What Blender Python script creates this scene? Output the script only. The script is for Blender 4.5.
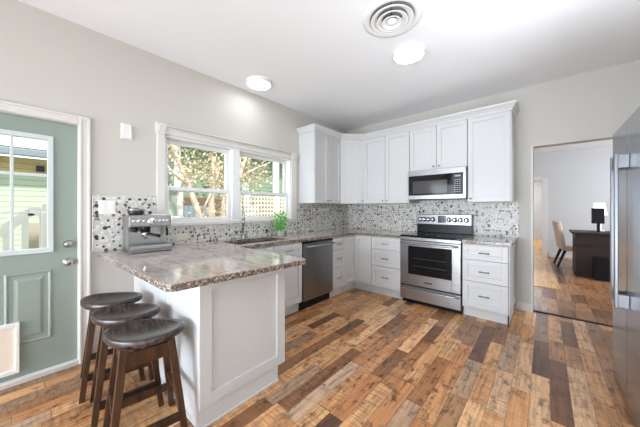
import bpy, bmesh, math, random
from mathutils import Vector, Matrix

for o in list(bpy.data.objects):
    bpy.data.objects.remove(o, do_unlink=True)
SC = bpy.context.scene
COL = SC.collection
R = math.radians
PI = math.pi

# ------------------------------------------------------------------ camera, world, sun, big lights, exposure
cam = bpy.data.cameras.new('camera')
camo = bpy.data.objects.new('camera', cam)
COL.objects.link(camo)
camo.location = (2.911, 0.0, 1.2873)
camo.rotation_euler = (PI / 2, 0, 0.7198)
cam.sensor_width = 36.0
cam.lens = 256.11 / 640 * 36
cam.shift_y = -4.65 / 640
cam.clip_start = 0.03
SC.camera = camo

world = bpy.data.worlds.new('world')
SC.world = world
world.use_nodes = True
wn = world.node_tree
bgn = wn.nodes['Background']
bgn.inputs['Color'].default_value = (0.86, 0.93, 1.0, 1)
bgn.inputs['Strength'].default_value = 1.7

sun = bpy.data.lights.new('sun', 'SUN')
sun.energy = 3.8
sun.angle = R(2)
sun.color = (1.0, 0.94, 0.84)
suno = bpy.data.objects.new('sun', sun)
COL.objects.link(suno)
suno.rotation_euler = Vector((-0.60, 0.18, -0.78)).to_track_quat('-Z', 'Y').to_euler()


def area(name, loc, aim, sx, sy, power, col=(1, 1, 1), spread=180):
    l = bpy.data.lights.new(name, 'AREA')
    l.shape = 'RECTANGLE'
    l.size, l.size_y = sx, sy
    l.energy = power
    l.color = col
    l.spread = R(spread)
    o = bpy.data.objects.new(name, l)
    COL.objects.link(o)
    o.location = loc
    o.rotation_euler = (Vector(aim) - Vector(loc)).to_track_quat('-Z', 'Y').to_euler()
    return o


COOL = (0.855, 0.95, 1.07)
area('rear_fill', (1.6, -3.35, 1.5), (2.0, 1.6, 0.9), 2.6, 2.2, 60, COOL)  # added fill behind the camera; the rear wall has no window
area('side_fill', (3.95, -1.0, 1.3), (0.6, 2.6, 0.6), 1.4, 1.6, 8, COOL)  # added weak fill near the right wall, no opening there
area('ceiling_fill', (2.7, -1.2, 0.35), (2.4, 1.3, 2.82), 2.2, 2.2, 34, COOL, 130)  # added unseen fill behind the camera, brightens the ceiling
area('ceiling_fill_side', (3.76, 1.2, 1.0), (3.70, 1.9, 2.82), 0.7, 1.4, 31, COOL, 120)  # added out-of-view fill for the right side of the ceiling
area('left_fill', (0.1, -2.2, 1.4), (2.0, -1.2, 1.0), 1.3, 1.5, 30, COOL)  # added fill in front of the solid left wall, behind the camera
area('rear_low_fill', (1.2, -3.3, 0.9), (0.9, 0.6, 0.55), 2.0, 1.5, 20, COOL, 70)  # added low fill to lift the stool side of the peninsula
area('daylight_office_window', (6.3, 6.6, 1.6), (3.0, 7.2, 0.9), 2.4, 1.9, 118, COOL)

area('hall_fill', (2.2, 12.5, 2.7), (2.4, 12.4, 0), 1.6, 1.6, 60, COOL)  # added fill under the hall ceiling, keeps the hall from going black

SC.view_settings.view_transform = 'Standard'
SC.view_settings.look = 'None'
SC.view_settings.gamma = 1.0
SC.view_settings.use_curve_mapping = False
SC.view_settings.exposure = 0.4


# ------------------------------------------------------------------ materials
def srgb(r, g, b):
    def f(c):
        c /= 255
        return c / 12.92 if c <= 0.04045 else ((c + 0.055) / 1.055) ** 2.4
    return (f(r), f(g), f(b), 1)


def mat(name, col, rough=0.5, metal=0.0, spec=0.5, bump=None, mottle=0.0, mscale=6.0):
    m = bpy.data.materials.new(name)
    m.use_nodes = True
    nt = m.node_tree
    b = nt.nodes['Principled BSDF']
    b.inputs['Base Color'].default_value = col
    b.inputs['Roughness'].default_value = rough
    b.inputs['Metallic'].default_value = metal
    b.inputs['Specular IOR Level'].default_value = spec
    if mottle or bump:
        tc = nt.nodes.new('ShaderNodeTexCoord')
        nz = nt.nodes.new('ShaderNodeTexNoise')
        nz.inputs['Scale'].default_value = mscale
        nz.inputs['Detail'].default_value = 4
        nt.links.new(tc.outputs['Object'], nz.inputs['Vector'])
        if mottle:
            hs = nt.nodes.new('ShaderNodeMix')
            hs.data_type = 'RGBA'
            a = tuple(c * (1 - mottle) for c in col[:3]) + (1,)
            c2 = tuple(min(1, c * (1 + mottle)) for c in col[:3]) + (1,)
            hs.inputs[6].default_value = a
            hs.inputs[7].default_value = c2
            nt.links.new(nz.outputs['Fac'], hs.inputs[0])
            nt.links.new(hs.outputs[2], b.inputs['Base Color'])
        if bump:
            bp = nt.nodes.new('ShaderNodeBump')
            bp.inputs['Strength'].default_value = bump
            bp.inputs['Distance'].default_value = 0.01
            nt.links.new(nz.outputs['Fac'], bp.inputs['Height'])
            nt.links.new(bp.outputs['Normal'], b.inputs['Normal'])
    return m


class NB:
    """tiny node helper"""
    def __init__(s, m):
        s.nt = m.node_tree

    def n(s, t, **kw):
        x = s.nt.nodes.new(t)
        for k, v in kw.items():
            setattr(x, k, v)
        return x

    def l(s, a, b):
        s.nt.links.new(a, b)

    def math(s, op, a, b=None, c=None):
        x = s.n('ShaderNodeMath', operation=op)
        for i, v in enumerate((a, b, c)):
            if v is None:
                continue
            if isinstance(v, (int, float)):
                x.inputs[i].default_value = v
            else:
                s.l(v, x.inputs[i])
        return x.outputs[0]

    def mix(s, fac, a, b, blend='MIX'):
        x = s.n('ShaderNodeMix', data_type='RGBA', blend_type=blend)
        for i, v in ((0, fac), (6, a), (7, b)):
            if isinstance(v, (int, float)):
                x.inputs[i].default_value = v
            elif isinstance(v, tuple):
                x.inputs[i].default_value = v
            else:
                s.l(v, x.inputs[i])
        return x.outputs[2]

    def ramp(s, fac, stops, interp='LINEAR'):
        x = s.n('ShaderNodeValToRGB')
        cr = x.color_ramp
        cr.interpolation = interp
        while len(cr.elements) < len(stops):
            cr.elements.new(0.5)
        for e, (p, c) in zip(cr.elements, stops):
            e.position = p
            e.color = c
        s.l(fac, x.inputs[0])
        return x.outputs[0]


def plank_mat(name, stops, w=0.105, L=0.62, wear=1.0, rough=0.36):
    m = mat(name, (0.3, 0.2, 0.1, 1), rough)
    nb = NB(m)
    b = m.node_tree.nodes['Principled BSDF']
    geo = nb.n('ShaderNodeNewGeometry')
    sp = nb.n('ShaderNodeSeparateXYZ')
    nb.l(geo.outputs['Position'], sp.inputs[0])
    X, Y = sp.outputs[0], sp.outputs[1]
    xs = nb.math('DIVIDE', X, w)
    row = nb.math('FLOOR', xs)
    wr = nb.n('ShaderNodeTexWhiteNoise', noise_dimensions='1D')
    nb.l(row, wr.inputs['W'])
    ys = nb.math('ADD', nb.math('DIVIDE', Y, L), nb.math('MULTIPLY', wr.outputs['Value'], 7.31))
    # uneven lengths: bend the coordinate per row before cutting it
    bend = nb.math('MULTIPLY', nb.math('SINE', nb.math('ADD', nb.math('MULTIPLY', ys, 2.3), nb.math('MULTIPLY', row, 1.7))), 0.22)
    ys = nb.math('ADD', ys, bend)
    idx = nb.math('FLOOR', ys)
    cv = nb.n('ShaderNodeCombineXYZ')
    nb.l(row, cv.inputs[0])
    nb.l(idx, cv.inputs[1])
    wn2 = nb.n('ShaderNodeTexWhiteNoise', noise_dimensions='2D')
    nb.l(cv.outputs[0], wn2.inputs['Vector'])
    base = nb.ramp(wn2.outputs['Value'], stops)
    # grain, streched along the plank and shifted per plank
    gv = nb.n('ShaderNodeCombineXYZ')
    nb.l(nb.math('MULTIPLY', X, 58.0), gv.inputs[0])
    nb.l(nb.math('ADD', nb.math('MULTIPLY', Y, 3.2), nb.math('MULTIPLY', wn2.outputs['Value'], 37)), gv.inputs[1])
    nb.l(nb.math('MULTIPLY', idx, 3.7), gv.inputs[2])
    g = nb.n('ShaderNodeTexNoise')
    g.inputs['Scale'].default_value = 1.0
    g.inputs['Detail'].default_value = 6
    g.inputs['Roughness'].default_value = 0.65
    nb.l(gv.outputs[0], g.inputs['Vector'])
    gr = nb.ramp(g.outputs['Fac'], [(0.30, (0.40, 0.36, 0.34, 1)), (0.46, (0.92, 0.91, 0.90, 1)), (0.72, (1.32, 1.29, 1.24, 1))])
    c1 = nb.mix(1.0, base, gr, 'MULTIPLY')
    # saw marks across + blotches
    gv2 = nb.n('ShaderNodeCombineXYZ')
    nb.l(nb.math('MULTIPLY', X, 6.0), gv2.inputs[0])
    nb.l(nb.math('MULTIPLY', Y, 55.0), gv2.inputs[1])
    nb.l(nb.math('MULTIPLY', wn2.outputs['Value'], 91), gv2.inputs[2])
    g2 = nb.n('ShaderNodeTexNoise')
    g2.inputs['Scale'].default_value = 1.0
    g2.inputs['Detail'].default_value = 2
    nb.l(gv2.outputs[0], g2.inputs['Vector'])
    c2 = nb.mix(nb.math('MULTIPLY', wr.outputs['Value'], 0.75 * wear), c1, nb.ramp(g2.outputs['Fac'], [(0.35, (0.55, 0.53, 0.51, 1)), (0.6, (1.12, 1.12, 1.12, 1))]), 'MULTIPLY')
    g3 = nb.n('ShaderNodeTexNoise')
    g3.inputs['Scale'].default_value = 15.0
    g3.inputs['Detail'].default_value = 9
    g3.inputs['Roughness'].default_value = 0.72
    bv = nb.n('ShaderNodeCombineXYZ')
    nb.l(nb.math('ADD', X, nb.math('MULTIPLY', wn2.outputs['Value'], 13.0)), bv.inputs[0])
    nb.l(nb.math('MULTIPLY', Y, 0.55), bv.inputs[1])
    nb.l(wn2.outputs['Value'], bv.inputs[2])
    nb.l(bv.outputs[0], g3.inputs['Vector'])
    c3 = nb.mix(wear, c2, nb.ramp(g3.outputs['Fac'], [(0.36, (0.34, 0.31, 0.30, 1)), (0.47, (1.05, 1.05, 1.05, 1)), (0.7, (1.12, 1.11, 1.10, 1))]), 'MULTIPLY')
    # seams
    fx = nb.math('FRACT', xs)
    fy = nb.math('FRACT', ys)
    ex = nb.math('MINIMUM', fx, nb.math('SUBTRACT', 1.0, fx))
    ey = nb.math('MINIMUM', fy, nb.math('SUBTRACT', 1.0, fy))
    seam = nb.math('MAXIMUM', nb.math('LESS_THAN', ex, 0.014), nb.math('LESS_THAN', ey, 0.0035))
    c4 = nb.mix(nb.math('MULTIPLY', seam, 0.6), c3, (0.03, 0.02, 0.012, 1))
    nb.l(c4, b.inputs['Base Color'])
    bp = nb.n('ShaderNodeBump')
    bp.inputs['Strength'].default_value = 0.12
    bp.inputs['Distance'].default_value = 0.004
    nb.l(g.outputs['Fac'], bp.inputs['Height'])
    nb.l(bp.outputs['Normal'], b.inputs['Normal'])
    nb.l(nb.math('ADD', nb.math('MULTIPLY', g.outputs['Fac'], 0.22), rough - 0.11), b.inputs['Roughness'])
    return m


PLANK = [(0.0, srgb(92, 62, 44)), (0.12, srgb(140, 96, 64)), (0.3, srgb(186, 134, 90)), (0.45, srgb(212, 162, 114)),
         (0.58, srgb(186, 126, 80)), (0.72, srgb(226, 178, 130)), (0.84, srgb(188, 158, 130)), (0.93, srgb(146, 108, 78)), (1.0, srgb(214, 164, 114))]
PLANK2 = [(0.0, srgb(104, 68, 46)), (0.3, srgb(150, 102, 68)), (0.6, srgb(176, 128, 90)), (0.8, srgb(126, 84, 56)), (1.0, srgb(190, 144, 104))]
M = {}
M['floor'] = plank_mat('multi_tone_planks', PLANK)
M['floor_office'] = plank_mat('office_planks', PLANK2, 0.16, 0.5, 0.5, rough=0.30)
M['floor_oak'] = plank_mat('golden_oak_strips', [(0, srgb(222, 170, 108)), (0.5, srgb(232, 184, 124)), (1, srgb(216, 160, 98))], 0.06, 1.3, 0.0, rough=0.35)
M['wall'] = mat('greige_wall_paint', srgb(205, 201, 193), 0.75, bump=0.04, mscale=60)
M['wall2'] = mat('office_wall_paint', srgb(206, 205, 203), 0.75)
M['ceil'] = mat('white_ceiling_paint', srgb(245, 245, 245), 0.8, bump=0.05, mscale=45)
M['trim'] = mat('white_trim_paint', srgb(222, 219, 212), 0.4)
M['cab'] = mat('white_cabinet_paint', srgb(207, 207, 206), 0.32)
M['vinyl'] = mat('white_vinyl_sash', srgb(236, 236, 234), 0.35)
M['door'] = mat('sage_green_paint', srgb(146, 159, 149), 0.42)
M['doorlite'] = mat('pale_lite_frame', srgb(206, 214, 212), 0.4)
M['plastic'] = mat('white_plastic', srgb(240, 239, 235), 0.35)
M['chrome'] = mat('chrome', (0.75, 0.75, 0.76, 1), 0.14, 1.0)
M['nickel'] = mat('satin_nickel', (0.46, 0.45, 0.43, 1), 0.28, 1.0)
M['pull'] = mat('dark_satin_nickel', (0.26, 0.255, 0.25, 1), 0.3, 1.0)
M['black'] = mat('black_enamel', (0.010, 0.010, 0.011, 1), 0.25, spec=0.25)
M['blackglass'] = mat('black_glass', (0.007, 0.007, 0.008, 1), 0.06, spec=0.35)
M['ovenglass'] = mat('oven_glass', (0.010, 0.010, 0.011, 1), 0.08, spec=0.25)
M['mwglass'] = mat('microwave_window', (0.06, 0.06, 0.062, 1), 0.1)
M['rubber'] = mat('dark_rubber', (0.02, 0.02, 0.02, 1), 0.6)
M['cream'] = mat('cream_flap', srgb(236, 224, 208), 0.5, mottle=0.05, mscale=30)


def steel(name, col, rough, axis):
    m = mat(name, col, rough, 1.0)
    nb = NB(m)
    b = m.node_tree.nodes['Principled BSDF']
    tc = nb.n('ShaderNodeTexCoord')
    mp = nb.n('ShaderNodeMapping')
    sc = [260, 260, 260]
    sc[axis] = 3
    mp.inputs['Scale'].default_value = sc
    nb.l(tc.outputs['Object'], mp.inputs['Vector'])
    nz = nb.n('ShaderNodeTexNoise')
    nz.inputs['Scale'].default_value = 1
    nb.l(mp.outputs[0], nz.inputs['Vector'])
    nb.l(nb.math('ADD', nb.math('MULTIPLY', nz.outputs['Fac'], 0.16), rough - 0.08), b.inputs['Roughness'])
    return m


M['steel'] = steel('brushed_stainless', (0.36, 0.36, 0.365, 1), 0.30, 0)
M['steel_dark'] = steel('dark_brushed_stainless', (0.27, 0.27, 0.278, 1), 0.30, 2)
M['steel_fridge'] = steel('fridge_stainless', (0.38, 0.42, 0.47, 1), 0.24, 1)


def wood_mat(name, dark, light, rough=0.4, sx=6, sy=40, sz=40):
    m = mat(name, dark, rough)
    nb = NB(m)
    b = m.node_tree.nodes['Principled BSDF']
    tc = nb.n('ShaderNodeTexCoord')
    mp = nb.n('ShaderNodeMapping')
    mp.inputs['Scale'].default_value = (sx, sy, sz)
    nb.l(tc.outputs['Object'], mp.inputs['Vector'])
    nz = nb.n('ShaderNodeTexNoise')
    nz.inputs['Scale'].default_value = 1
    nz.inputs['Detail'].default_value = 5
    nb.l(mp.outputs[0], nz.inputs['Vector'])
    nb.l(nb.ramp(nz.outputs['Fac'], [(0.3, dark), (0.7, light)]), b.inputs['Base Color'])
    return m


M['stoolwood'] = wood_mat('dark_walnut_legs', srgb(30, 18, 11), srgb(84, 54, 33), 0.38, 30, 30, 5)
M['seatwood'] = wood_mat('weathered_seat_wood', srgb(34, 28, 26), srgb(82, 71, 67), 0.24, 5, 45, 45)
M['deskwood'] = wood_mat('dark_mahogany', srgb(28, 13, 9), srgb(50, 26, 19), 0.55, 30, 30, 4)
M['linen'] = mat('cream_upholstery', srgb(222, 206, 192), 0.9, mottle=0.05, mscale=40)


def pebble_mat():
    """river-pebble mosaic: round stones of several sizes in pale grout, some charcoal"""
    m = mat('pebble_mosaic', (0.7, 0.7, 0.68, 1), 0.35)
    nb = NB(m)
    b = m.node_tree.nodes['Principled BSDF']
    geo = nb.n('ShaderNodeNewGeometry')
    sp = nb.n('ShaderNodeSeparateXYZ')
    nb.l(geo.outputs['Position'], sp.inputs[0])
    cv = nb.n('ShaderNodeCombineXYZ')
    nb.l(nb.math('ADD', sp.outputs[0], sp.outputs[1]), cv.inputs[0])
    nb.l(sp.outputs[2], cv.inputs[1])
    prev = srgb(206, 203, 196)
    for scale, thr, keep, seed, dark in ((40, 0.44, 0.0, 0.0, 0.10), (26, 0.35, 0.25, 5.3, 0.56), (15, 0.32, 0.62, 11.7, 0.62)):
        mp = nb.n('ShaderNodeMapping')
        mp.inputs['Location'].default_value = (seed, seed * 1.7, 0)
        nb.l(cv.outputs[0], mp.inputs['Vector'])
        vo = nb.n('ShaderNodeTexVoronoi', voronoi_dimensions='2D', feature='F1')
        vo.inputs['Scale'].default_value = scale
        vo.inputs['Randomness'].default_value = 0.62
        nb.l(mp.outputs[0], vo.inputs['Vector'])
        sepc = nb.n('ShaderNodeSeparateColor')
        nb.l(vo.outputs['Color'], sepc.inputs[0])
        rad = nb.math('MULTIPLY', nb.math('ADD', nb.math('MULTIPLY', sepc.outputs[2], 0.45), 0.55), thr)
        inside = nb.math('MULTIPLY', nb.math('LESS_THAN', vo.outputs['Distance'], rad), nb.math('GREATER_THAN', sepc.outputs[0], keep))
        stone = nb.ramp(sepc.outputs[1], [(0.0, srgb(52, 54, 56)), (dark * 0.45, srgb(92, 93, 94)), (dark * 0.8, srgb(138, 138, 135)),
                                          (dark, srgb(196, 193, 186)), (dark + (1 - dark) * 0.35, srgb(226, 224, 218)), (dark + (1 - dark) * 0.8, srgb(204, 194, 180))], 'CONSTANT')
        prev = nb.mix(inside, prev, stone)
    nb.l(prev, b.inputs['Base Color'])
    return m


M['pebble'] = pebble_mat()


def granite_mat():
    m = mat('river_granite', (0.6, 0.57, 0.54, 1), 0.07, spec=0.8)
    nb = NB(m)
    b = m.node_tree.nodes['Principled BSDF']
    geo = nb.n('ShaderNodeNewGeometry')
    mp = nb.n('ShaderNodeMapping')
    mp.inputs['Scale'].default_value = (2.0, 6.5, 3)
    mp.inputs['Rotation'].default_value = (0, 0, R(24))
    nb.l(geo.outputs['Position'], mp.inputs['Vector'])
    nz = nb.n('ShaderNodeTexNoise')
    nz.inputs['Scale'].default_value = 1.6
    nz.inputs['Detail'].default_value = 8
    nz.inputs['Roughness'].default_value = 0.66
    nz.inputs['Distortion'].default_value = 0.8
    nb.l(mp.outputs[0], nz.inputs['Vector'])
    veins = nb.ramp(nz.outputs['Fac'], [(0.30, srgb(128, 114, 106)), (0.42, srgb(170, 158, 151)), (0.52, srgb(192, 183, 178)), (0.62, srgb(164, 150, 142)), (0.75, srgb(204, 197, 193))])
    vo = nb.n('ShaderNodeTexVoronoi')
    vo.inputs['Scale'].default_value = 120
    nb.l(geo.outputs['Position'], vo.inputs['Vector'])
    sc = nb.n('ShaderNodeSeparateColor')
    nb.l(vo.outputs['Color'], sc.inputs[0])
    spk = nb.ramp(sc.outputs[0], [(0, srgb(40, 30, 25)), (0.36, srgb(104, 82, 66)), (0.66, srgb(150, 128, 108)), (0.86, srgb(196, 184, 170))], 'CONSTANT')
    # speckle shows strongest on the cut (vertical) edges, where the stone is seen end-on
    sn = nb.n('ShaderNodeSeparateXYZ')
    nb.l(geo.outputs['True Normal'], sn.inputs[0])
    edge = nb.math('SUBTRACT', 1.0, nb.math('ABSOLUTE', sn.outputs[2]))
    fac = nb.math('ADD', 0.08, nb.math('MULTIPLY', edge, 0.8))
    nb.l(nb.mix(fac, veins, spk), b.inputs['Base Color'])
    return m


M['granite'] = granite_mat()


def glass_mat(name, tint=(1, 1, 1, 1), refl=0.02):
    m = bpy.data.materials.new(name)
    m.use_nodes = True
    nt = m.node_tree
    nt.nodes.remove(nt.nodes['Principled BSDF'])
    nb = NB(m)
    t = nb.n('ShaderNodeBsdfTransparent')
    t.inputs[0].default_value = tint
    g = nb.n('ShaderNodeBsdfGlossy')
    g.inputs['Roughness'].default_value = 0.02
    mx = nb.n('ShaderNodeMixShader')
    mx.inputs[0].default_value = refl
    nb.l(t.outputs[0], mx.inputs[1])
    nb.l(g.outputs[0], mx.inputs[2])
    nb.l(mx.outputs[0], nt.nodes['Material Output'].inputs['Surface'])
    return m


M['glass'] = glass_mat('window_glass', (0.96, 0.98, 0.97, 1))


def emit_mat(name, col, s):
    m = bpy.data.materials.new(name)
    m.use_nodes = True
    b = m.node_tree.nodes['Principled BSDF']
    b.inputs['Base Color'].default_value = col
    b.inputs['Emission Color'].default_value = col
    b.inputs['Emission Strength'].default_value = s
    return m


M['led'] = emit_mat('led_diffuser', (0.95, 0.98, 1.0, 1), 13.0)
M['lampshade'] = emit_mat('lit_lamp_shade', (1, 0.96, 0.88, 1), 1.6)
M['display'] = mat('dark_display', (0.01, 0.01, 0.012, 1), 0.1)


def siding_mat(name, col, step=0.11):
    m = mat(name, col, 0.6)
    nb = NB(m)
    b = m.node_tree.nodes['Principled BSDF']
    geo = nb.n('ShaderNodeNewGeometry')
    sp = nb.n('ShaderNodeSeparateXYZ')
    nb.l(geo.outputs['Position'], sp.inputs[0])
    fr = nb.math('FRACT', nb.math('DIVIDE', sp.outputs[2], step))
    bp = nb.n('ShaderNodeBump')
    bp.inputs['Strength'].default_value = 0.9
    bp.inputs['Distance'].default_value = 0.03
    nb.l(nb.math('SUBTRACT', 1.0, fr), bp.inputs['Height'])
    nb.l(bp.outputs['Normal'], b.inputs['Normal'])
    nb.l(nb.mix(nb.math('LESS_THAN', fr, 0.1), col, tuple(c * 0.55 for c in col[:3]) + (1,)), b.inputs['Base Color'])
    return m


M['yellow'] = siding_mat('yellow_lap_siding', srgb(190, 172, 118))
M['palegreen'] = siding_mat('pale_green_lap_siding', srgb(172, 186, 164))
M['teal'] = siding_mat('grey_green_lap_siding', srgb(122, 142, 118), 0.14)
M['roof'] = mat('pale_roofing', srgb(226, 214, 208), 0.8, mottle=0.12, mscale=14)
M['gutter'] = mat('blue_grey_gutter', srgb(122, 134, 142), 0.5)
M['white_ext'] = mat('white_exterior_paint', srgb(240, 238, 232), 0.5)
M['bark'] = wood_mat('pale_crape_bark', srgb(176, 146, 128), srgb(240, 228, 218), 0.8, 14, 14, 3)
M['leaf_cream'] = mat('pale_blossom_leaves', srgb(222, 204, 176), 0.8, mottle=0.25, mscale=3)
M['leaf_green'] = mat('grey_green_leaves', srgb(140, 148, 108), 0.8, mottle=0.3, mscale=3)
M['plant'] = mat('fresh_green_leaves', srgb(112, 186, 66), 0.5, mottle=0.35, mscale=22)
M['pot'] = mat('white_ceramic', srgb(226, 224, 222), 0.3)
M['ground'] = mat('dry_grass', srgb(170, 165, 130), 0.9, mottle=0.2, mscale=4)
M['bluefence'] = mat('blue_grey_boards', srgb(140, 156, 170), 0.7, mottle=0.15, mscale=9)
M['lattice'] = mat('white_lattice_slats', srgb(220, 210, 196), 0.6)
M['tan_ext'] = mat('tan_brick_wall', srgb(116, 94, 76), 0.8, mottle=0.25, mscale=25)


# ------------------------------------------------------------------ mesh helper
class MB:
    def __init__(s, mtx=None):
        s.bm = bmesh.new()
        s.m = mtx or Matrix()

    def _v(s, p):
        return s.bm.verts.new(s.m @ Vector(p))

    def box(s, x0, y0, z0, x1, y1, z1, bev=0.0, seg=2):
        vs = [s._v(p) for p in ((x0, y0, z0), (x1, y0, z0), (x1, y1, z0), (x0, y1, z0), (x0, y0, z1), (x1, y0, z1), (x1, y1, z1), (x0, y1, z1))]
        fs = [s.bm.faces.new([vs[i] for i in q]) for q in ((0, 3, 2, 1), (4, 5, 6, 7), (0, 1, 5, 4), (1, 2, 6, 5), (2, 3, 7, 6), (3, 0, 4, 7))]
        if bev > 0:
            es = list({e for f in fs for e in f.edges})
            bmesh.ops.bevel(s.bm, geom=es, offset=bev, segments=seg, profile=0.5, affect='EDGES')
        return s

    def prism(s, poly, z0, z1, bev=0.0, seg=2):
        n = len(poly)
        a = [s._v((x, y, z0)) for x, y in poly]
        b = [s._v((x, y, z1)) for x, y in poly]
        fs = [s.bm.faces.new(a[::-1]), s.bm.faces.new(b)]
        for i in range(n):
            j = (i + 1) % n
            fs.append(s.bm.faces.new((a[i], a[j], b[j], b[i])))
        if bev:
            es = list({e for f in fs[:2] for e in f.edges})
            bmesh.ops.bevel(s.bm, geom=es, offset=bev, segments=seg, profile=0.5, affect='EDGES')
        return s

    def extrude_profile(s, prof, path_a, path_b, cut_a=None, cut_b=None):
        pass

    def bar(s, p, q, w, h, w2=None, h2=None, up=(0, 0, 1), bev=0.0):
        """rectangular bar from p to q, w across, h in the 'up' sense"""
        p, q = Vector(p), Vector(q)
        d = (q - p).normalized()
        u = Vector(up)
        if abs(d.dot(u)) > 0.97:
            u = Vector((0, 1, 0))
        sd = d.cross(u).normalized()
        u = sd.cross(d).normalized()
        w2 = w if w2 is None else w2
        h2 = h if h2 is None else h2
        A = [s._v(p + sd * (a * w / 2) + u * (b * h / 2)) for a, b in ((-1, -1), (1, -1), (1, 1), (-1, 1))]
        B = [s._v(q + sd * (a * w2 / 2) + u * (b * h2 / 2)) for a, b in ((-1, -1), (1, -1), (1, 1), (-1, 1))]
        fs = [s.bm.faces.new(A[::-1]), s.bm.faces.new(B)]
        for i in range(4):
            j = (i + 1) % 4
            fs.append(s.bm.faces.new((A[i], A[j], B[j], B[i])))
        if bev:
            es = list({e for f in fs for e in f.edges})
            bmesh.ops.bevel(s.bm, geom=es, offset=bev, segments=2, profile=0.5, affect='EDGES')
        return s

    def tube(s, pts, r, n=10, r_end=None, caps=True):
        pts = [Vector(p) for p in pts]
        rings = []
        prev_u = None
        for i, p in enumerate(pts):
            if i == 0:
                d = pts[1] - p
            elif i == len(pts) - 1:
                d = p - pts[i - 1]
            else:
                d = (pts[i + 1] - pts[i - 1])
            d.normalize()
            if prev_u is None:
                u = Vector((0, 0, 1)) if abs(d.z) < 0.9 else Vector((1, 0, 0))
            else:
                u = prev_u
            sd = d.cross(u).normalized()
            u = sd.cross(d).normalized()
            prev_u = u
            rr = r if r_end is None else r + (r_end - r) * i / (len(pts) - 1)
            rings.append([s._v(p + (sd * math.cos(2 * PI * k / n) + u * math.sin(2 * PI * k / n)) * rr) for k in range(n)])
        for a, b in zip(rings, rings[1:]):
            for k in range(n):
                f = s.bm.faces.new((a[k], a[(k + 1) % n], b[(k + 1) % n], b[k]))
                f.smooth = True
        if caps:
            s.bm.faces.new(rings[0][::-1])
            s.bm.faces.new(rings[-1])
        return s

    def lathe(s, prof, c=(0, 0, 0), n=40, axis='z', smooth=True, sx=1.0, sy=1.0):
        """prof = [(r, h)...] turned round an axis through c"""
        c = Vector(c)

        def P(r, h, k):
            a = 2 * PI * k / n
            x, y = r * math.cos(a) * sx, r * math.sin(a) * sy
            if axis == 'z':
                return c + Vector((x, y, h))
            if axis == 'y':
                return c + Vector((x, h, y))
            return c + Vector((h, x, y))
        rings = []
        for r, h in prof:
            if r < 1e-6:
                rings.append([s._v(P(0, h, 0))])
            else:
                rings.append([s._v(P(r, h, k)) for k in range(n)])
        for a, b in zip(rings, rings[1:]):
            for k in range(n):
                k2 = (k + 1) % n
                if len(a) == 1 and len(b) == 1:
                    continue
                if len(a) == 1:
                    f = s.bm.faces.new((a[0], b[k2], b[k]))
                elif len(b) == 1:
                    f = s.bm.faces.new((a[k], a[k2], b[0]))
                else:
                    f = s.bm.faces.new((a[k], a[k2], b[k2], b[k]))
                f.smooth = smooth
        return s

    def quad(s, a, b, c, d):
        s.bm.faces.new([s._v(p) for p in (a, b, c, d)])
        return s

    def build(s, name, m, parent=None, loc=None, fix=True):
        if fix:
            bmesh.ops.recalc_face_normals(s.bm, faces=s.bm.faces)
        me = bpy.data.meshes.new(name)
        s.bm.to_mesh(me)
        s.bm.free()
        o = bpy.data.objects.new(name, me)
        COL.objects.link(o)
        me.materials.append(M[m] if isinstance(m, str) else m)
        if parent is not None:
            o.parent = parent
        if loc is not None:
            o.location = loc
        return o


def tag(o, label, cat, group=None):
    o['label'] = label
    o['category'] = cat
    if group:
        o['group'] = group
    return o


def thing(name, label, cat, loc=(0, 0, 0), rz=0.0, group=None):
    o = bpy.data.objects.new(name, None)
    o.empty_display_size = 0.1
    COL.objects.link(o)
    o.location = loc
    o.rotation_euler = (0, 0, rz)
    return tag(o, label, cat, group)


def struct(name, mb, m, parent=None):
    o = mb.build(name, m, parent)
    if parent is None:
        o['kind'] = 'structure'
    return o


def copy_tree(o, parent=None):
    c = o.copy()
    COL.objects.link(c)
    if parent is not None:
        c.parent = parent
    for ch in list(o.children):
        copy_tree(ch, c)
    return c


# ------------------------------------------------------------------ room shell
H = 2.82
YB = 4.14            # face of the back wall
DX0, DX1, DZ = 2.805, 3.78, 2.06   # doorway in the back wall
WY0, WY1, WZ0, WZ1 = 0.915, 2.645, 1.135, 2.045     # window opening in the left wall
DY0, DY1, DTOP = -0.645, 0.276, 1.985               # exterior door opening

struct('floor', MB().box(-0.0, -3.6, -0.12, 4.15, YB + 0.06, 0), 'floor')
struct('ceiling', MB().box(-0.15, -3.6, H, 4.3, YB + 0.14, H + 0.15), 'ceil')
w = MB()
w.box(-0.15, -3.6, -0.12, 0, DY0, H)
w.box(-0.15, DY0, DTOP, 0, DY1, H)
w.box(-0.15, DY1, -0.12, 0, WY0, H)
w.box(-0.15, WY0, -0.12, 0, WY1, WZ0)
w.box(-0.15, WY0, WZ1, 0, WY1, H)
w.box(-0.15, WY1, -0.12, 0, YB + 0.14, H)
struct('wall_left', w, 'wall')
w = MB()
w.box(0, YB, -0.12, DX0, YB + 0.14, H)
w.box(DX0, YB, DZ, DX1, YB + 0.14, H)
w.box(DX1, YB, -0.12, 4.3, YB + 0.14, H)
struct('wall_back', w, 'wall')
struct('wall_right', MB().box(4.15, -3.6, -0.12, 4.3, YB, H), 'wall')
struct('wall_rear', MB().box(-0.15, -3.75, -0.12, 4.3, -3.6, H), 'wall')
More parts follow.
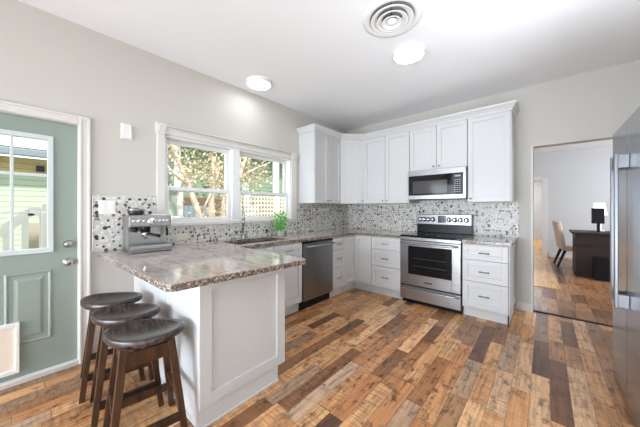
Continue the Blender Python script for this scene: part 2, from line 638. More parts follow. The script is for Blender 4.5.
# baseboard beside the doorway and the doorway trim
struct('baseboard_back', MB().box(2.635, YB - 0.014, 0, DX0, YB, 0.10, 0.003), 'trim')
t1 = MB()
t1.box(DX0 - 0.022, YB - 0.006, 0, DX0, YB + 0.14, DZ)
struct('trim_1', t1, 'trim')
struct('trim_2', MB().box(2.665, YB - 0.004, DZ - 0.006, DX0 - 0.02, YB, DZ), 'wall')      # seam batten running on from the lintel
struct('threshold', MB().box(DX0, YB + 0.045, -0.02, DX1, YB + 0.085, 0.012, 0.004), 'deskwood')

# ---- office and hallway beyond the doorway
OY = 9.3
struct('floor_office', MB().box(1.3, YB + 0.06, -0.12, 6.6, OY + 0.1, 0.0), 'floor_office')
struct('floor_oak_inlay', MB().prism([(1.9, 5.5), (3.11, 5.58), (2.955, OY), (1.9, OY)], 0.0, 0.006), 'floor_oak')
struct('floor_hall', MB().box(1.3, OY + 0.1, -0.12, 6.6, 14.2, 0.0), 'floor_oak')
struct('ceiling_office', MB().box(1.3, YB + 0.14, H, 6.6, 14.2, H + 0.12), 'ceil')
w = MB()
w.box(2.96, OY, -0.12, 6.6, OY + 0.12, H)
w.box(1.3, OY, 2.10, 2.96, OY + 0.12, H)
w.box(1.3, OY, -0.12, 1.75, OY + 0.12, 2.10)
struct('wall_office_far', w, 'wall2')
struct('wall_office_left', MB().box(1.18, YB + 0.14, -0.12, 1.3, 14.2, H), 'wall2')
struct('wall_office_front', MB().box(4.3, YB, -0.12, 6.72, YB + 0.14, H), 'wall2')
struct('wall_office_right', MB().box(6.6, YB + 0.14, -0.12, 6.72, 14.2, H), 'wall2')
struct('wall_hall_far', MB().box(1.18, 14.2, -0.12, 6.72, 14.3, H), 'wall2')
struct('baseboard_office', MB().box(3.0, OY - 0.015, 0, 6.6, OY, 0.12, 0.003), 'trim')
t = MB()
t.box(2.86, OY - 0.02, 0, 2.97, OY + 0.12, 2.12, 0.004)
t.box(1.7, OY - 0.02, 2.06, 2.86, OY + 0.12, 2.17, 0.004)
struct('trim_3', t, 'trim')

# ---- ground outside
struct('ground_yard', MB().box(-14, -8, -0.5, -0.15, 16, -0.4), 'ground')

# ------------------------------------------------------------------ window in the left wall (casing, two double-hung sashes)
c = MB()
c.box(0, 0.845, 1.115, 0.022, 0.918, 2.05, 0.004)
c.box(0, 2.64, 1.115, 0.022, 2.745, 2.05, 0.004)
c.box(0, 0.918, 2.045, 0.022, 2.64, 2.125, 0.004)
c.box(0, 0.93, 2.095, 0.034, 2.63, 2.112, 0.005)
c.box(0, 0.93, 2.120, 0.048, 2.63, 2.134, 0.005)
struct('trim_4', c, 'trim')
for k, (a, b2) in enumerate(((0.832, 0.932), (2.63, 2.752))):
    rb = MB()
    rb.box(0, a, 2.042, 0.036, b2, 2.146, 0.004)
    cy, cz = (a + b2) / 2, 2.094
    rb.lathe([(0.0, 0.036), (0.012, 0.042), (0.018, 0.037), (0.026, 0.044), (0.036, 0.040), (0.04, 0.034)], (0, cy, cz), 20, 'x')
    for q in range(8):
        an = q * PI / 4
        rb.lathe([(0, 0.045), (0.006, 0.043), (0.009, 0.036)], (0, cy + 0.024 * math.cos(an), cz + 0.024 * math.sin(an)), 8, 'x')
    struct('trim_%d' % (5 + k), rb, 'trim')

FX = -0.055
win = MB()
# jamb liners and mullion
win.box(-0.149, WY0, WZ0, -0.001, WY0 + 0.02, WZ1)
win.box(-0.149, WY1 - 0.02, WZ0, -0.001, WY1, WZ1)
win.box(-0.149, WY0, WZ1 - 0.02, -0.001, WY1, WZ1)
win.box(-0.149, 1.672, WZ0, 0.004, 1.772, WZ1)
window = struct('window_1', win, 'vinyl')


def sash(y0, y1, z0, z1, x, fw, name):
    m_ = MB()
    m_.box(x - 0.02, y0, z0, x + 0.02, y0 + fw, z1, 0.003)
    m_.box(x - 0.02, y1 - fw, z0, x + 0.02, y1, z1, 0.003)
    m_.box(x - 0.02, y0 + fw, z0, x + 0.02, y1 - fw, z0 + fw * 1.1, 0.003)
    m_.box(x - 0.02, y0 + fw, z1 - fw, x + 0.02, y1 - fw, z1, 0.003)
    f = m_.build(name, 'vinyl', window)
    MB().box(x - 0.003, y0 + fw, z0 + fw, x + 0.003, y1 - fw, z1 - fw).build('pane', 'glass', f)
    return f


for y0, y1 in ((WY0 + 0.02, 1.672), (1.772, WY1 - 0.02)):
    sash(y0, y1, 1.475, WZ1 - 0.02, -0.105, 0.042, 'upper_sash')
    lo = sash(y0, y1, WZ0 + 0.01, 1.522, -0.060, 0.040, 'lower_sash')
    MB().box(-0.04, (y0 + y1) / 2 - 0.03, 1.512, -0.022, (y0 + y1) / 2 + 0.03, 1.526, 0.003).build('sash_lock', 'vinyl', lo)
MB().box(-0.149, WY0 - 0.02, 1.105, 0.03, WY1 + 0.02, WZ0 + 0.004, 0.004).build('window_sill', 'trim', window)

# ------------------------------------------------------------------ exterior door
d = MB()
XD = -0.03
LY0, LY1, LZ0, LZ1 = -0.445, 0.105, 0.975, 1.832
d.box(XD - 0.045, DY0 + 0.003, 0.035, XD, LY0 - 0.02, DTOP - 0.004)
d.box(XD - 0.045, LY1 + 0.02, 0.035, XD, DY1 - 0.003, DTOP - 0.004)
d.box(XD - 0.045, LY0 - 0.02, 0.035, XD, LY1 + 0.02, LZ0 - 0.02)
d.box(XD - 0.045, LY0 - 0.02, LZ1 + 0.02, XD, LY1 + 0.02, DTOP - 0.004)
door = struct('door_1', d, 'door')
lf = MB()
for a in ((LY0 - 0.03, LZ0 - 0.03, LY0 + 0.004, LZ1 + 0.03), (LY1 - 0.004, LZ0 - 0.03, LY1 + 0.03, LZ1 + 0.03)):
    lf.box(XD - 0.055, a[0], a[1], XD + 0.014, a[2], a[3], 0.004)
lf.box(XD - 0.055, LY0, LZ0 - 0.03, XD + 0.014, LY1, LZ0 + 0.004, 0.004)
lf.box(XD - 0.055, LY0, LZ1 - 0.004, XD + 0.014, LY1, LZ1 + 0.03, 0.004)
lite = lf.build('glass_frame', 'doorlite', door)
mu = MB()
pw = (LY1 - LY0) / 3
for k in (1, 2):
    mu.box(XD - 0.032, LY0 + pw * k - 0.009, LZ0, XD + 0.002, LY0 + pw * k + 0.009, LZ1, 0.003)
    z = LZ0 + (LZ1 - LZ0) / 3 * k
    mu.box(XD - 0.031, LY0, z - 0.009, XD + 0.001, LY1, z + 0.009, 0.003)
mu.build('muntin_grid', 'doorlite', lite)
MB().box(XD - 0.026, LY0, LZ0, XD - 0.020, LY1, LZ1).build('pane', 'glass', lite)


def raised_panel(y0, y1, z0, z1):
    p = MB()
    rings = [(0, 0.0), (0.012, 0.009), (0.024, 0.001), (0.045, 0.001), (0.066, 0.008)]
    prev = None
    for ins, hh in rings:
        vs = [p._v((XD + hh + 0.0006, y, z)) for y, z in ((y0 + ins, z0 + ins), (y1 - ins, z0 + ins), (y1 - ins, z1 - ins), (y0 + ins, z1 - ins))]
        if prev:
            for i in range(4):
                j = (i + 1) % 4
                p.bm.faces.new((prev[i], prev[j], vs[j], vs[i]))
        prev = vs
    p.bm.faces.new(prev)
    return p.build('raised_panel', 'door', door)


raised_panel(-0.115, 0.128, 0.27, 0.81)
raised_panel(-0.50, -0.24, 0.27, 0.81)
pet = MB()
py0, py1, pz0, pz1 = -0.36, -0.04, 0.08, 0.45
for b_ in ((py0, pz0, py0 + 0.035, pz1), (py1 - 0.022, pz0, py1, pz1)):
    pet.box(XD, b_[0], b_[1], XD + 0.03, b_[2], b_[3], 0.004)
pet.box(XD, py0 + 0.03, pz0, XD + 0.03, py1 - 0.02, pz0 + 0.03, 0.004)
pet.box(XD, py0 + 0.03, pz1 - 0.03, XD + 0.03, py1 - 0.02, pz1, 0.004)
pd = pet.build('pet_door', 'plastic', door)
MB().box(XD + 0.004, py0 + 0.03, pz0 + 0.02, XD + 0.016, py1 - 0.02, pz1 - 0.02, 0.003).build('flap', 'cream', pd)
MB().lathe([(0.0, 0.03), (0.018, 0.03), (0.022, 0.022), (0.029, 0.014), (0.031, 0)], (XD, 0.218, 1.0), 24, 'x').build('deadbolt', 'nickel', door)
MB().lathe([(0.0, 0.062), (0.018, 0.06), (0.027, 0.05), (0.028, 0.04), (0.018, 0.028), (0.011, 0.02), (0.013, 0.01), (0.031, 0.008), (0.032, 0)], (XD, 0.218, 0.855), 24, 'x').build('door_knob', 'nickel', door)
# casing, jamb and sill of the door
c = MB()
for a, b_, top in ((DY1, DY1 + 0.076, 2.056), (DY0 - 0.076, DY0, 2.056)):
    c.box(0, a, 0, 0.016, b_, top, 0.003)
c.box(0, DY0 + 0.0, DTOP, 0.016, DY1 + 0.0, 2.056, 0.003)
c.box(0, DY1 + 0.004, 0, 0.024, DY1 + 0.02, 2.056, 0.004)
c.box(0, DY1 + 0.056, 0, 0.026, DY1 + 0.074, 2.056, 0.004)
c.box(0, DY0, DTOP + 0.004, 0.024, DY1 + 0.01, DTOP + 0.02, 0.004)
c.box(0, DY0, DTOP + 0.052, 0.026, DY1 + 0.07, DTOP + 0.070, 0.004)
c.box(-0.149, DY1 - 0.003, 0, 0, DY1, DTOP)
c.box(-0.149, DY0, 0, 0, DY0 + 0.003, DTOP)
c.box(-0.149, DY0, DTOP - 0.003, 0, DY1, DTOP)
struct('trim_7', c, 'trim')
s_ = MB()
s_.box(-0.15, DY0, -0.02, 0.012, DY1, 0.022, 0.004)
s_.box(-0.03, DY0, 0.02, 0.020, DY1, 0.038, 0.006)
struct('door_sill_trim', s_, 'trim')

# ------------------------------------------------------------------ backsplash
bs = MB()
bs.box(0.0005, 0.368, 0.914, 0.012, 0.842, 1.405)
bs.box(0.0005, 0.842, 0.914, 0.012, 2.75, 1.112)
bs.box(0.0005, 2.75, 0.914, 0.012, YB - 0.001, 1.372)
bs.box(0.012, YB - 0.012, 0.914, 2.665, YB - 0.001, 1.374)
bs.box(1.40, YB - 0.012, 1.374, 2.16, YB - 0.001, 1.43)
struct('wall_backsplash', bs, 'pebble')
e_ = MB()
e_.box(0.0005, 0.360, 0.914, 0.0135, 0.3675, 1.412, 0.002)
e_.box(0.0005, 0.360, 1.4055, 0.0135, 0.842, 1.412, 0.002)
struct('trim_8', e_, 'chrome')

# ------------------------------------------------------------------ cabinets
def shaker(mb, x0, x1, z0, z1, y=0.0, t=0.02, rail=0.058):
    """door or drawer front facing -y: frame round a recessed flat panel"""
    yo, yi = y - t, y
    r = min(rail, (z1 - z0) * 0.33, (x1 - x0) * 0.33)
    mb.box(x0, yo, z0, x0 + r, yi, z1, 0.0015, 1)
    mb.box(x1 - r, yo, z0, x1, yi, z1, 0.0015, 1)
    mb.box(x0 + r, yo, z0, x1 - r, yi, z0 + r, 0.0015, 1)
    mb.box(x0 + r, yo, z1 - r, x1 - r, yi, z1, 0.0015, 1)
    mb.box(x0 + r - 0.002, yo + 0.0125, z0 + r - 0.002, x1 - r + 0.002, yi, z1 - r + 0.002)
    return mb


def pull(x, z, y, parent, w=0.105):
    p = MB()
    p.tube([(x - w / 2, y - 0.028, z), (x + w / 2, y - 0.028, z)], 0.0055, 10)
    for s in (-1, 1):
        p.tube([(x + s * w * 0.38, y + 0.0, z), (x + s * w * 0.38, y - 0.028, z)], 0.0045, 8)
    p.build('handle', 'pull', parent)


def knob(x, z, y, parent):
    MB().lathe([(0.0, -0.026), (0.009, -0.025), (0.012, -0.019), (0.006, -0.012), (0.005, 0.0)], (x, y, z), 14, 'y').build('knob', 'pull', parent)


def cabinet(name, label, cat, loc, rz, w, depth, z0, z1, fronts, toe=True, group=None, carc=None, hollow=False):
    t_ = thing(name, label, cat, loc, rz, group)
    b_ = MB()
    g = 0.002
    if hollow:
        b_.box(g, 0, z0, w - g, 0.018, z1)
        b_.box(g, 0.018, z0, g + 0.018, depth, z1)
        b_.box(w - g - 0.018, 0.018, z0, w - g, depth, z1)
        b_.box(g, 0.018, z0, w - g, depth, z0 + 0.018)
    elif carc:
        b_.prism(carc, z0, z1)
    else:
        b_.box(g, 0, z0, w - g, depth, z1)
    b_.build('body', 'cab', t_)
    if toe:
        MB().box(g, 0.045, 0.0, w - g, 0.06, z0 + 0.002).build('toe_kick', 'cab', t_)
    for f in fronts:
        kind, x0, x1, a, b2, hx, hz = f
        mb = MB()
        shaker(mb, x0 + 0.003, x1 - 0.003, a + 0.003, b2 - 0.003, -0.001)
        o = mb.build('drawer' if kind == 'drawer' else 'door', 'cab', t_)
        if hx is not None:
            if kind == 'drawer':
                pull(hx, hz, -0.021, o)
            else:
                knob(hx, hz, -0.021, o)
    return t_


def three_drawers(w, a=0.02):
    return [('drawer', 0, w, 0.69, 0.868, w / 2, 0.775), ('drawer', 0, w, 0.435, 0.69, w / 2, 0.56), ('drawer', 0, w, 0.125, 0.435, w / 2, 0.28)]


BZ0, BZ1 = 0.112, 0.876
FB = 3.468           # plane of the back-run carcass faces (door faces ~2 cm nearer)
FL = 0.613           # plane of the left-run carcass faces
# peninsula cabinet: back panelled in three flat boards, shaker end panel
pen = thing('peninsula_cabinet', 'white peninsula base with shaker end panel, stools along its back', 'cabinet', (0, 0, 0))
PX, PY0, PY1 = 1.39, 0.672, 1.30
pb = MB()
pb.box(0.002, PY0, 0.0, PX - 0.001, PY1 - 0.06, 0.108)
pb.box(0.002, PY0, 0.108, PX - 0.001, PY1, BZ1)
pb.build('body', 'cab', pen)
for x0, x1 in ((0.003, 0.36), (0.363, 0.885), (0.888, 1.287)):
    MB().box(x0, PY0 - 0.014, 0.10, x1, PY0, BZ1, 0.002, 1).build('back_board', 'cab', pen)
MB().box(0.003, PY0 - 0.012, 0, 1.29, PY0, 0.10, 0.002, 1).build('base_board', 'cab', pen)
post = MB()
post.box(1.29, PY0 - 0.02, 0.0, PX + 0.006, PY0, BZ1, 0.003, 1)
post.build('corner_stile', 'cab', pen)
ep = MB(Matrix.Translation((PX, PY0 - 0.018, 0)) @ Matrix.Rotation(PI / 2, 4, 'Z'))
shaker(ep, 0.0, PY1 - PY0 + 0.02, 0.115, BZ1, 0.0, 0.022, 0.075)
ep.build('end_panel', 'cab', pen)
MB().box(PX, PY0 - 0.018, 0.0, PX + 0.014, PY1 - 0.06, 0.113, 0.002, 1).build('kick_board', 'cab', pen)
sh = MB()
sh.box(PX + 0.014, PY0 - 0.02, 0.0, PX + 0.026, PY1 - 0.06, 0.018, 0.005)
sh.box(0.003, PY0 - 0.026, 0.0, PX + 0.026, PY0 - 0.012, 0.018, 0.005)
sh.build('shoe_moulding', 'cab', pen)

# left run: sink base, (dishwasher), drawer base, corner
cabinet('sink_base_cabinet', 'white base cabinet under the sink, between peninsula and dishwasher', 'cabinet', (FL, 1.372, 0), PI / 2, 0.888, 0.60, BZ0, BZ1,
        [('drawer', 0, 0.444, 0.715, 0.868, 0.222, 0.79), ('drawer', 0.444, 0.888, 0.715, 0.868, 0.666, 0.79),
         ('door', 0, 0.444, 0.125, 0.715, 0.40, 0.66), ('door', 0.444, 0.888, 0.125, 0.715, 0.49, 0.66)], hollow=True)
w_ = 0.275
cabinet('drawer_base_cabinet', 'narrow white three-drawer base cabinet beside the dishwasher', 'cabinet', (FL, 2.873, 0), PI / 2, w_, 0.60, BZ0, BZ1, three_drawers(w_))
# corner unit: L-shaped carcass with a folding pair of doors
cor = thing('corner_base_cabinet', 'white corner base cabinet with two doors meeting at an inside corner', 'cabinet', (0, 0, 0))
MB().prism([(0.014, 3.150), (FL, 3.150), (FL, FB), (0.928, FB), (0.928, YB - 0.014), (0.014, YB - 0.014)], BZ0, BZ1).build('body', 'cab', cor)
tk = MB()
tk.box(FL - 0.06, 3.150, 0, FL - 0.045, FB + 0.06, BZ0 + 0.002)
tk.box(FL - 0.06, FB + 0.045, 0, 0.928, FB + 0.06, BZ0 + 0.002)
tk.build('toe_kick', 'cab', cor)
mb = MB(Matrix.Translation((FL, 3.150, 0)) @ Matrix.Rotation(PI / 2, 4, 'Z'))
shaker(mb, 0.002, FB - 3.150 - 0.022, 0.127, 0.866, -0.001)
mb.build('door', 'cab', cor)
mb = MB(Matrix.Translation((FL, FB, 0)))
shaker(mb, 0.022, 0.928 - FL - 0.002, 0.127, 0.866, -0.001)
mb.build('door', 'cab', cor)
w_ = 1.392 - 0.930
cabinet('drawer_base_cabinet', 'white three-drawer base cabinet between the corner unit and the range', 'cabinet', (0.930, FB, 0), 0, w_, YB - FB - 0.014, BZ0, BZ1, three_drawers(w_))
w_ = 2.618 - 2.165
rb = cabinet('drawer_base_cabinet', 'white three-drawer base cabinet at the end of the run, right of the range', 'cabinet', (2.165, FB, 0), 0, w_, YB - FB - 0.014, BZ0, BZ1, three_drawers(w_))
mb = MB(Matrix.Translation((w_, 0, 0)) @ Matrix.Rotation(PI / 2, 4, 'Z'))
shaker(mb, 0.0, YB - FB - 0.016, BZ0, BZ1, 0.0, 0.012, 0.06)
mb.build('end_panel', 'cab', rb)
MB().box(w_ - 0.016, 0.045, 0, w_, YB - FB - 0.016, BZ0).build('side_kick', 'cab', rb)

# ------------------------------------------------------------------ countertops
def arc(cx_, cy_, r, a0, a1, n=6):
    return [(cx_ + r * math.cos(R(a0 + (a1 - a0) * k / n)), cy_ + r * math.sin(R(a0 + (a1 - a0) * k / n))) for k in range(n + 1)]


SX0, SX1, SY0, SY1 = 0.15, 0.53, 1.44, 2.14        # sink cut-out
CF = 0.648           # counter front of the left run
CB = 3.432           # counter front of the back run
top = MB()
Z0, Z1 = 0.878, 0.916
top.prism([(0.013, 0.385)] + arc(1.512, 0.478, 0.03, -90, 0) + arc(1.552, 1.337, 0.035, 0, 90) + [(CF, 1.372), (0.013, 1.372)], Z0, Z1, 0.006)
top.prism([(0.013, 1.372), (CF, 1.372), (CF, SY0), (0.013, SY0)], Z0, Z1, 0.0)
top.prism([(0.013, SY0), (SX0, SY0), (SX0, SY1), (0.013, SY1)], Z0, Z1)
top.prism([(SX1, SY0), (CF, SY0), (CF, SY1), (SX1, SY1)], Z0, Z1)
top.prism([(0.013, SY1), (CF, SY1), (CF, CB), (1.390, CB), (1.390, YB - 0.013), (0.013, YB - 0.013)], Z0, Z1, 0.004)
ct = top.build('countertop', 'granite')
tag(ct, 'polished grey-brown granite worktop running over the peninsula, sink and corner', 'countertop')
ct2 = MB().box(2.162, CB, Z0, 2.648, YB - 0.013, Z1, 0.005).build('countertop', 'granite')
tag(ct2, 'short granite worktop on the drawer base right of the range', 'countertop')

# sink
sk = thing('sink', 'stainless undermount sink basin set in the granite under the window', 'sink', (0, 0, 0))
b_ = MB()
x0, x1, y0, y1 = SX0 - 0.008, SX1 + 0.008, SY0 - 0.008, SY1 + 0.008
zt, zb = 0.8775, 0.70
b_.box(x0, y0, zb - 0.004, x1, y1, zb)
b_.box(x0, y0, zb, x0 + 0.004, y1, zt)
b_.box(x1 - 0.004, y0, zb, x1, y1, zt)
b_.box(x0, y0, zb, x1, y0 + 0.004, zt)
b_.box(x0, y1 - 0.004, zb, x1, y1, zt)
b_.build('basin', 'steel', sk)
MB().lathe([(0, 0.003), (0.03, 0.004), (0.042, 0.001), (0.045, 0)], ((x0 + x1) / 2, (y0 + y1) / 2, zb), 20).build('drain', 'chrome', sk)

# faucet
fa = thing('faucet', 'tall chrome gooseneck faucet behind the sink', 'faucet', (0.085, 1.77, 0.916), R(-30))
MB().lathe([(0, 0.07), (0.018, 0.07), (0.02, 0.02), (0.027, 0.012), (0.029, 0)], (0, 0, 0), 20).build('base', 'nickel', fa)
pts = [(0, 0, 0.03), (0, 0, 0.27)]
for k in range(1, 11):
    a = PI * k / 10
    pts.append((0.075 - 0.075 * math.cos(a), 0, 0.27 + 0.095 * math.sin(a)))
pts.append((0.15, 0, 0.235))
MB().tube(pts, 0.0125, 12).build('spout', 'nickel', fa)
MB().lathe([(0, -0.06), (0.015, -0.06), (0.017, -0.02), (0.013, 0.0)], (0.15, 0, 0.235), 14).build('spray_head', 'nickel', fa)
MB().tube([(0, 0.015, 0.05), (0.0, 0.045, 0.06), (0.01, 0.075, 0.10)], 0.007, 8).build('lever', 'nickel', fa)
sd = thing('soap_dispenser', 'small nickel soap pump standing beside the faucet', 'soap pump', (0.085, 1.98, 0.916))
MB().lathe([(0, 0.075), (0.008, 0.075), (0.009, 0.03), (0.016, 0.012), (0.018, 0)], (0, 0, 0), 14).build('stem', 'nickel', sd)
MB().tube([(0, 0, 0.075), (0.02, 0, 0.085), (0.055, 0, 0.078)], 0.006, 8).build('spout', 'nickel', sd)

# ------------------------------------------------------------------ dishwasher
dw = thing('dishwasher', 'stainless dishwasher with bar handle between white base cabinets', 'dishwasher', (FL, 2.264, 0), PI / 2)
W = 0.604
MB().box(0.003, 0.0, 0.10, W - 0.003, 0.55, 0.872).build('body', 'black', dw)
dd = MB().box(0.004, -0.034, 0.118, W - 0.004, -0.001, 0.845, 0.006).build('door', 'steel_dark', dw)
h = MB()
h.tube([(0.035, -0.078, 0.808), (W - 0.035, -0.078, 0.808)], 0.012, 12)
for x in (0.06, W - 0.06):
    h.box(x - 0.012, -0.076, 0.798, x + 0.012, -0.034, 0.818, 0.003)
h.build('handle', 'steel', dd)
MB().box(0.004, -0.028, 0.847, W - 0.004, -0.001, 0.872).build('control_strip', 'black', dw)
MB().box(0.004, 0.03, 0.0, W - 0.004, 0.045, 0.115).build('toe_kick', 'black', dw)

# ------------------------------------------------------------------ range
RX0, RX1 = 1.396, 2.158
rg = thing('range', 'stainless electric range with black glass cooktop and raised backguard', 'range', (RX0, 3.42, 0))
W = RX1 - RX0
dep = YB - 0.014 - 3.42
MB().box(0.0, 0.035, 0.055, W, dep, 0.905).build('body', 'black', rg)
MB().box(-0.004, 0.02, 0.905, W + 0.004, dep - 0.06, 0.928, 0.006).build('cooktop', 'blackglass', rg)
M['ring'] = mat('burner_ring_grey', (0.08, 0.08, 0.085, 1), 0.3)
for bx, by, br in ((0.2, 0.19, 0.1), (0.56, 0.19, 0.115), (0.2, 0.44, 0.085), (0.56, 0.44, 0.085)):
    MB().lathe([(br, 0.9283), (br + 0.004, 0.9286), (br + 0.008, 0.9283)], (bx, by, 0), 32).build('burner_ring', 'ring', rg)
MB().box(0.0, 0.004, 0.862, W, 0.036, 0.904, 0.004).build('front_trim', 'steel', rg)
od = MB()
od.box(0.002, 0.0, 0.258, 0.115, 0.04, 0.856, 0.003, 1)
od.box(W - 0.100, 0.0, 0.258, W - 0.002, 0.04, 0.856, 0.003, 1)
od.box(0.115, 0.0, 0.258, W - 0.100, 0.04, 0.405, 0.003, 1)
od.box(0.115, 0.0, 0.785, W - 0.100, 0.04, 0.856, 0.003, 1)
odo = od.build('oven_door', 'steel', rg)
og = MB().box(0.110, 0.006, 0.40, W - 0.095, 0.034, 0.79).build('oven_window', 'ovenglass', odo)
rk = MB()
for z in (0.52, 0.62):
    rk.box(0.18, 0.0045, z, W - 0.16, 0.0065, z + 0.004)
rk.build('rack', mat('rack_grey', (0.07, 0.07, 0.07, 1), 0.4), odo)
hd = MB()
n_ = 12
hd.tube([(0.03 + (W - 0.06) * k / n_, -0.05 - 0.014 * math.sin(PI * k / n_), 0.826) for k in range(n_ + 1)], 0.013, 12)
for x in (0.045, W - 0.045):
    hd.box(x - 0.016, -0.052, 0.814, x + 0.016, 0.0, 0.838, 0.004)
hd.build('handle', 'steel', odo)
MB().box(W / 2 - 0.05, -0.002, 0.312, W / 2 + 0.05, 0.0, 0.326, 0.001).build('badge', 'black', odo)
dr = MB().box(0.002, 0.0, 0.062, W - 0.002, 0.04, 0.240, 0.004).build('warming_drawer', 'steel', rg)
hd = MB()
hd.tube([(0.02 + (W - 0.04) * k / n_, -0.028 - 0.012 * math.sin(PI * k / n_), 0.212) for k in range(n_ + 1)], 0.011, 12)
for x in (0.035, W - 0.035):
    hd.box(x - 0.014, -0.03, 0.203, x + 0.014, 0.0, 0.221, 0.003)
hd.build('handle', 'steel', dr)
for x in (0.06, W - 0.06):
    for y in (0.1, dep - 0.1):
        MB().lathe([(0, 0), (0.02, 0), (0.02, 0.055), (0, 0.055)], (x, y, 0), 12).build('foot', 'rubber', rg)
MB().box(0.01, 0.07, 0.0, W - 0.01, 0.08, 0.056).build('toe_shadow_board', 'black', rg)
by = dep - 0.07
MB().box(0.0, by - 0.005, 0.928, W, dep, 1.055, 0.006).build('vent_panel', 'black', rg)
bg = MB()
bg.box(0.0, by - 0.035, 1.052, W, dep, 1.205, 0.006)
bgo = bg.build('control_panel', 'steel_dark', rg)
MB().box(W / 2 - 0.058, by - 0.037, 1.082, W / 2 + 0.052, by - 0.034, 1.186, 0.001).build('display', 'display', bgo)
M['key'] = mat('faint_key_grey', (0.35, 0.35, 0.36, 1), 0.5)
for r_ in range(3):
    for c_ in range(4):
        MB().box(W / 2 - 0.04 + c_ * 0.022, by - 0.0378, 1.095 + r_ * 0.026, W / 2 - 0.03 + c_ * 0.022, by - 0.0368, 1.099 + r_ * 0.026).build('key_mark', 'key', bgo)
for x in (0.062, 0.122, 0.182, 0.25, 0.475, 0.55, 0.625, 0.7):
    MB().lathe([(0, -0.003), (0.034, -0.003), (0.035, 0)], (x, by - 0.035, 1.128), 20, 'y').build('knob_bezel', 'black', bgo)
    kb = MB()
    kb.lathe([(0, -0.032), (0.017, -0.032), (0.021, -0.026), (0.023, -0.006), (0.029, -0.004), (0.03, 0)], (x, by - 0.035, 1.128), 20, 'y')
    kb.box(x - 0.003, by - 0.074, 1.110, x + 0.003, by - 0.064, 1.146, 0.001)
    kb.build('control_knob', 'chrome', bgo)

# ------------------------------------------------------------------ upper cabinets
UZ0, UZ1 = 1.374, 2.45
UD = 0.316
YU = 3.767           # plane of the upper carcass faces, back wall
w_ = 3.472 - 2.811


def pair(w, za=UZ0, zb=UZ1):
    return [('door', 0, w / 2, za, zb, w / 2 - 0.035, za + 0.045), ('door', w / 2, w, za, zb, w / 2 + 0.035, za + 0.045)]


cabinet('wall_cabinet', 'white two-door wall cabinet beside the window, its plain side facing the window', 'cabinet', (UD, 2.811, 0), PI / 2, w_, UD - 0.001, UZ0, UZ1, pair(w_), toe=False)
diag = cabinet('wall_cabinet', 'white wall cabinet set diagonally across the corner of the room', 'cabinet', (UD, 3.476, 0), PI / 4, 0.413, 0.3, UZ0, UZ1,
               [('door', 0.006, 0.407, UZ0, UZ1, 0.372, UZ0 + 0.045)], toe=False,
               carc=None)
# rebuild its carcass as the five-sided corner box
for ch in list(diag.children):
    if ch.name.startswith('body'):
        bpy.data.objects.remove(ch, do_unlink=True)
inv = Matrix.Translation((UD, 3.476, 0)) @ Matrix.Rotation(PI / 4, 4, 'Z')
mb = MB(inv.inverted())
mb.prism([(0.001, 3.476), (UD, 3.476), (0.607, YU), (0.607, YB - 0.001), (0.001, YB - 0.001)], UZ0, UZ1)
mb.build('body', 'cab', diag)
w_ = 1.397 - 0.611
cabinet('wall_cabinet', 'white two-door wall cabinet between the diagonal corner cabinet and microwave', 'cabinet', (0.611, YU, 0), 0, w_, YB - YU - 0.001, UZ0, UZ1, pair(w_), toe=False)
w_ = 2.160 - 1.399
cabinet('wall_cabinet', 'short white two-door wall cabinet above the microwave', 'cabinet', (1.399, YU, 0), 0, w_, YB - YU - 0.001, 1.838, UZ1, pair(w_, 1.838), toe=False)
w_ = 2.622 - 2.162
cabinet('wall_cabinet', 'tall white single-door wall cabinet at the end, right of the microwave', 'cabinet', (2.162, YU, 0), 0, w_, YB - YU - 0.001, UZ0, UZ1,
        [('door', 0, w_ - 0.012, UZ0, UZ1, 0.035, UZ0 + 0.045)], toe=False)

# crown moulding along all the wall cabinets: a profile swept round mitred corners
path = [(0.0, 2.811), (UD + 0.02, 2.811), (UD + 0.02, 3.468), (0.611, YU - 0.02), (2.622, YU - 0.02), (2.622, YB)]
prof = [(0.003, UZ1 + 0.001), (0.005, UZ1 + 0.001), (0.008, UZ1 + 0.018), (0.03, UZ1 + 0.052), (0.05, UZ1 + 0.074), (0.054, UZ1 + 0.088), (0.003, UZ1 + 0.088)]
cm = MB()
rings = []
for i, p in enumerate(path):
    p = Vector(p)
    def nrm(a, b):
        dv = (Vector(b) - Vector(a)).normalized()
        return Vector((dv.y, -dv.x))
    if i == 0:
        off = nrm(path[0], path[1])
    elif i == len(path) - 1:
        off = nrm(path[-2], path[-1])
    else:
        n1, n2 = nrm(path[i - 1], path[i]), nrm(path[i], path[i + 1])
        bis = (n1 + n2).normalized()
        off = bis / max(0.3, bis.dot(n1))
    rings.append([cm._v((p.x + off.x * d_ + (0.001 if i == 0 else 0), p.y + off.y * d_ - (0.001 if i == len(path) - 1 else 0), z)) for d_, z in prof])
for a, b_ in zip(rings, rings[1:]):
    for k in range(len(prof)):
        k2 = (k + 1) % len(prof)
        cm.bm.faces.new((a[k], a[k2], b_[k2], b_[k]))
cm.bm.faces.new(rings[0])
cm.bm.faces.new(rings[-1][::-1])
tag(cm.build('crown_moulding', 'cab'), 'white flared crown moulding running along the tops of the wall cabinets', 'moulding')

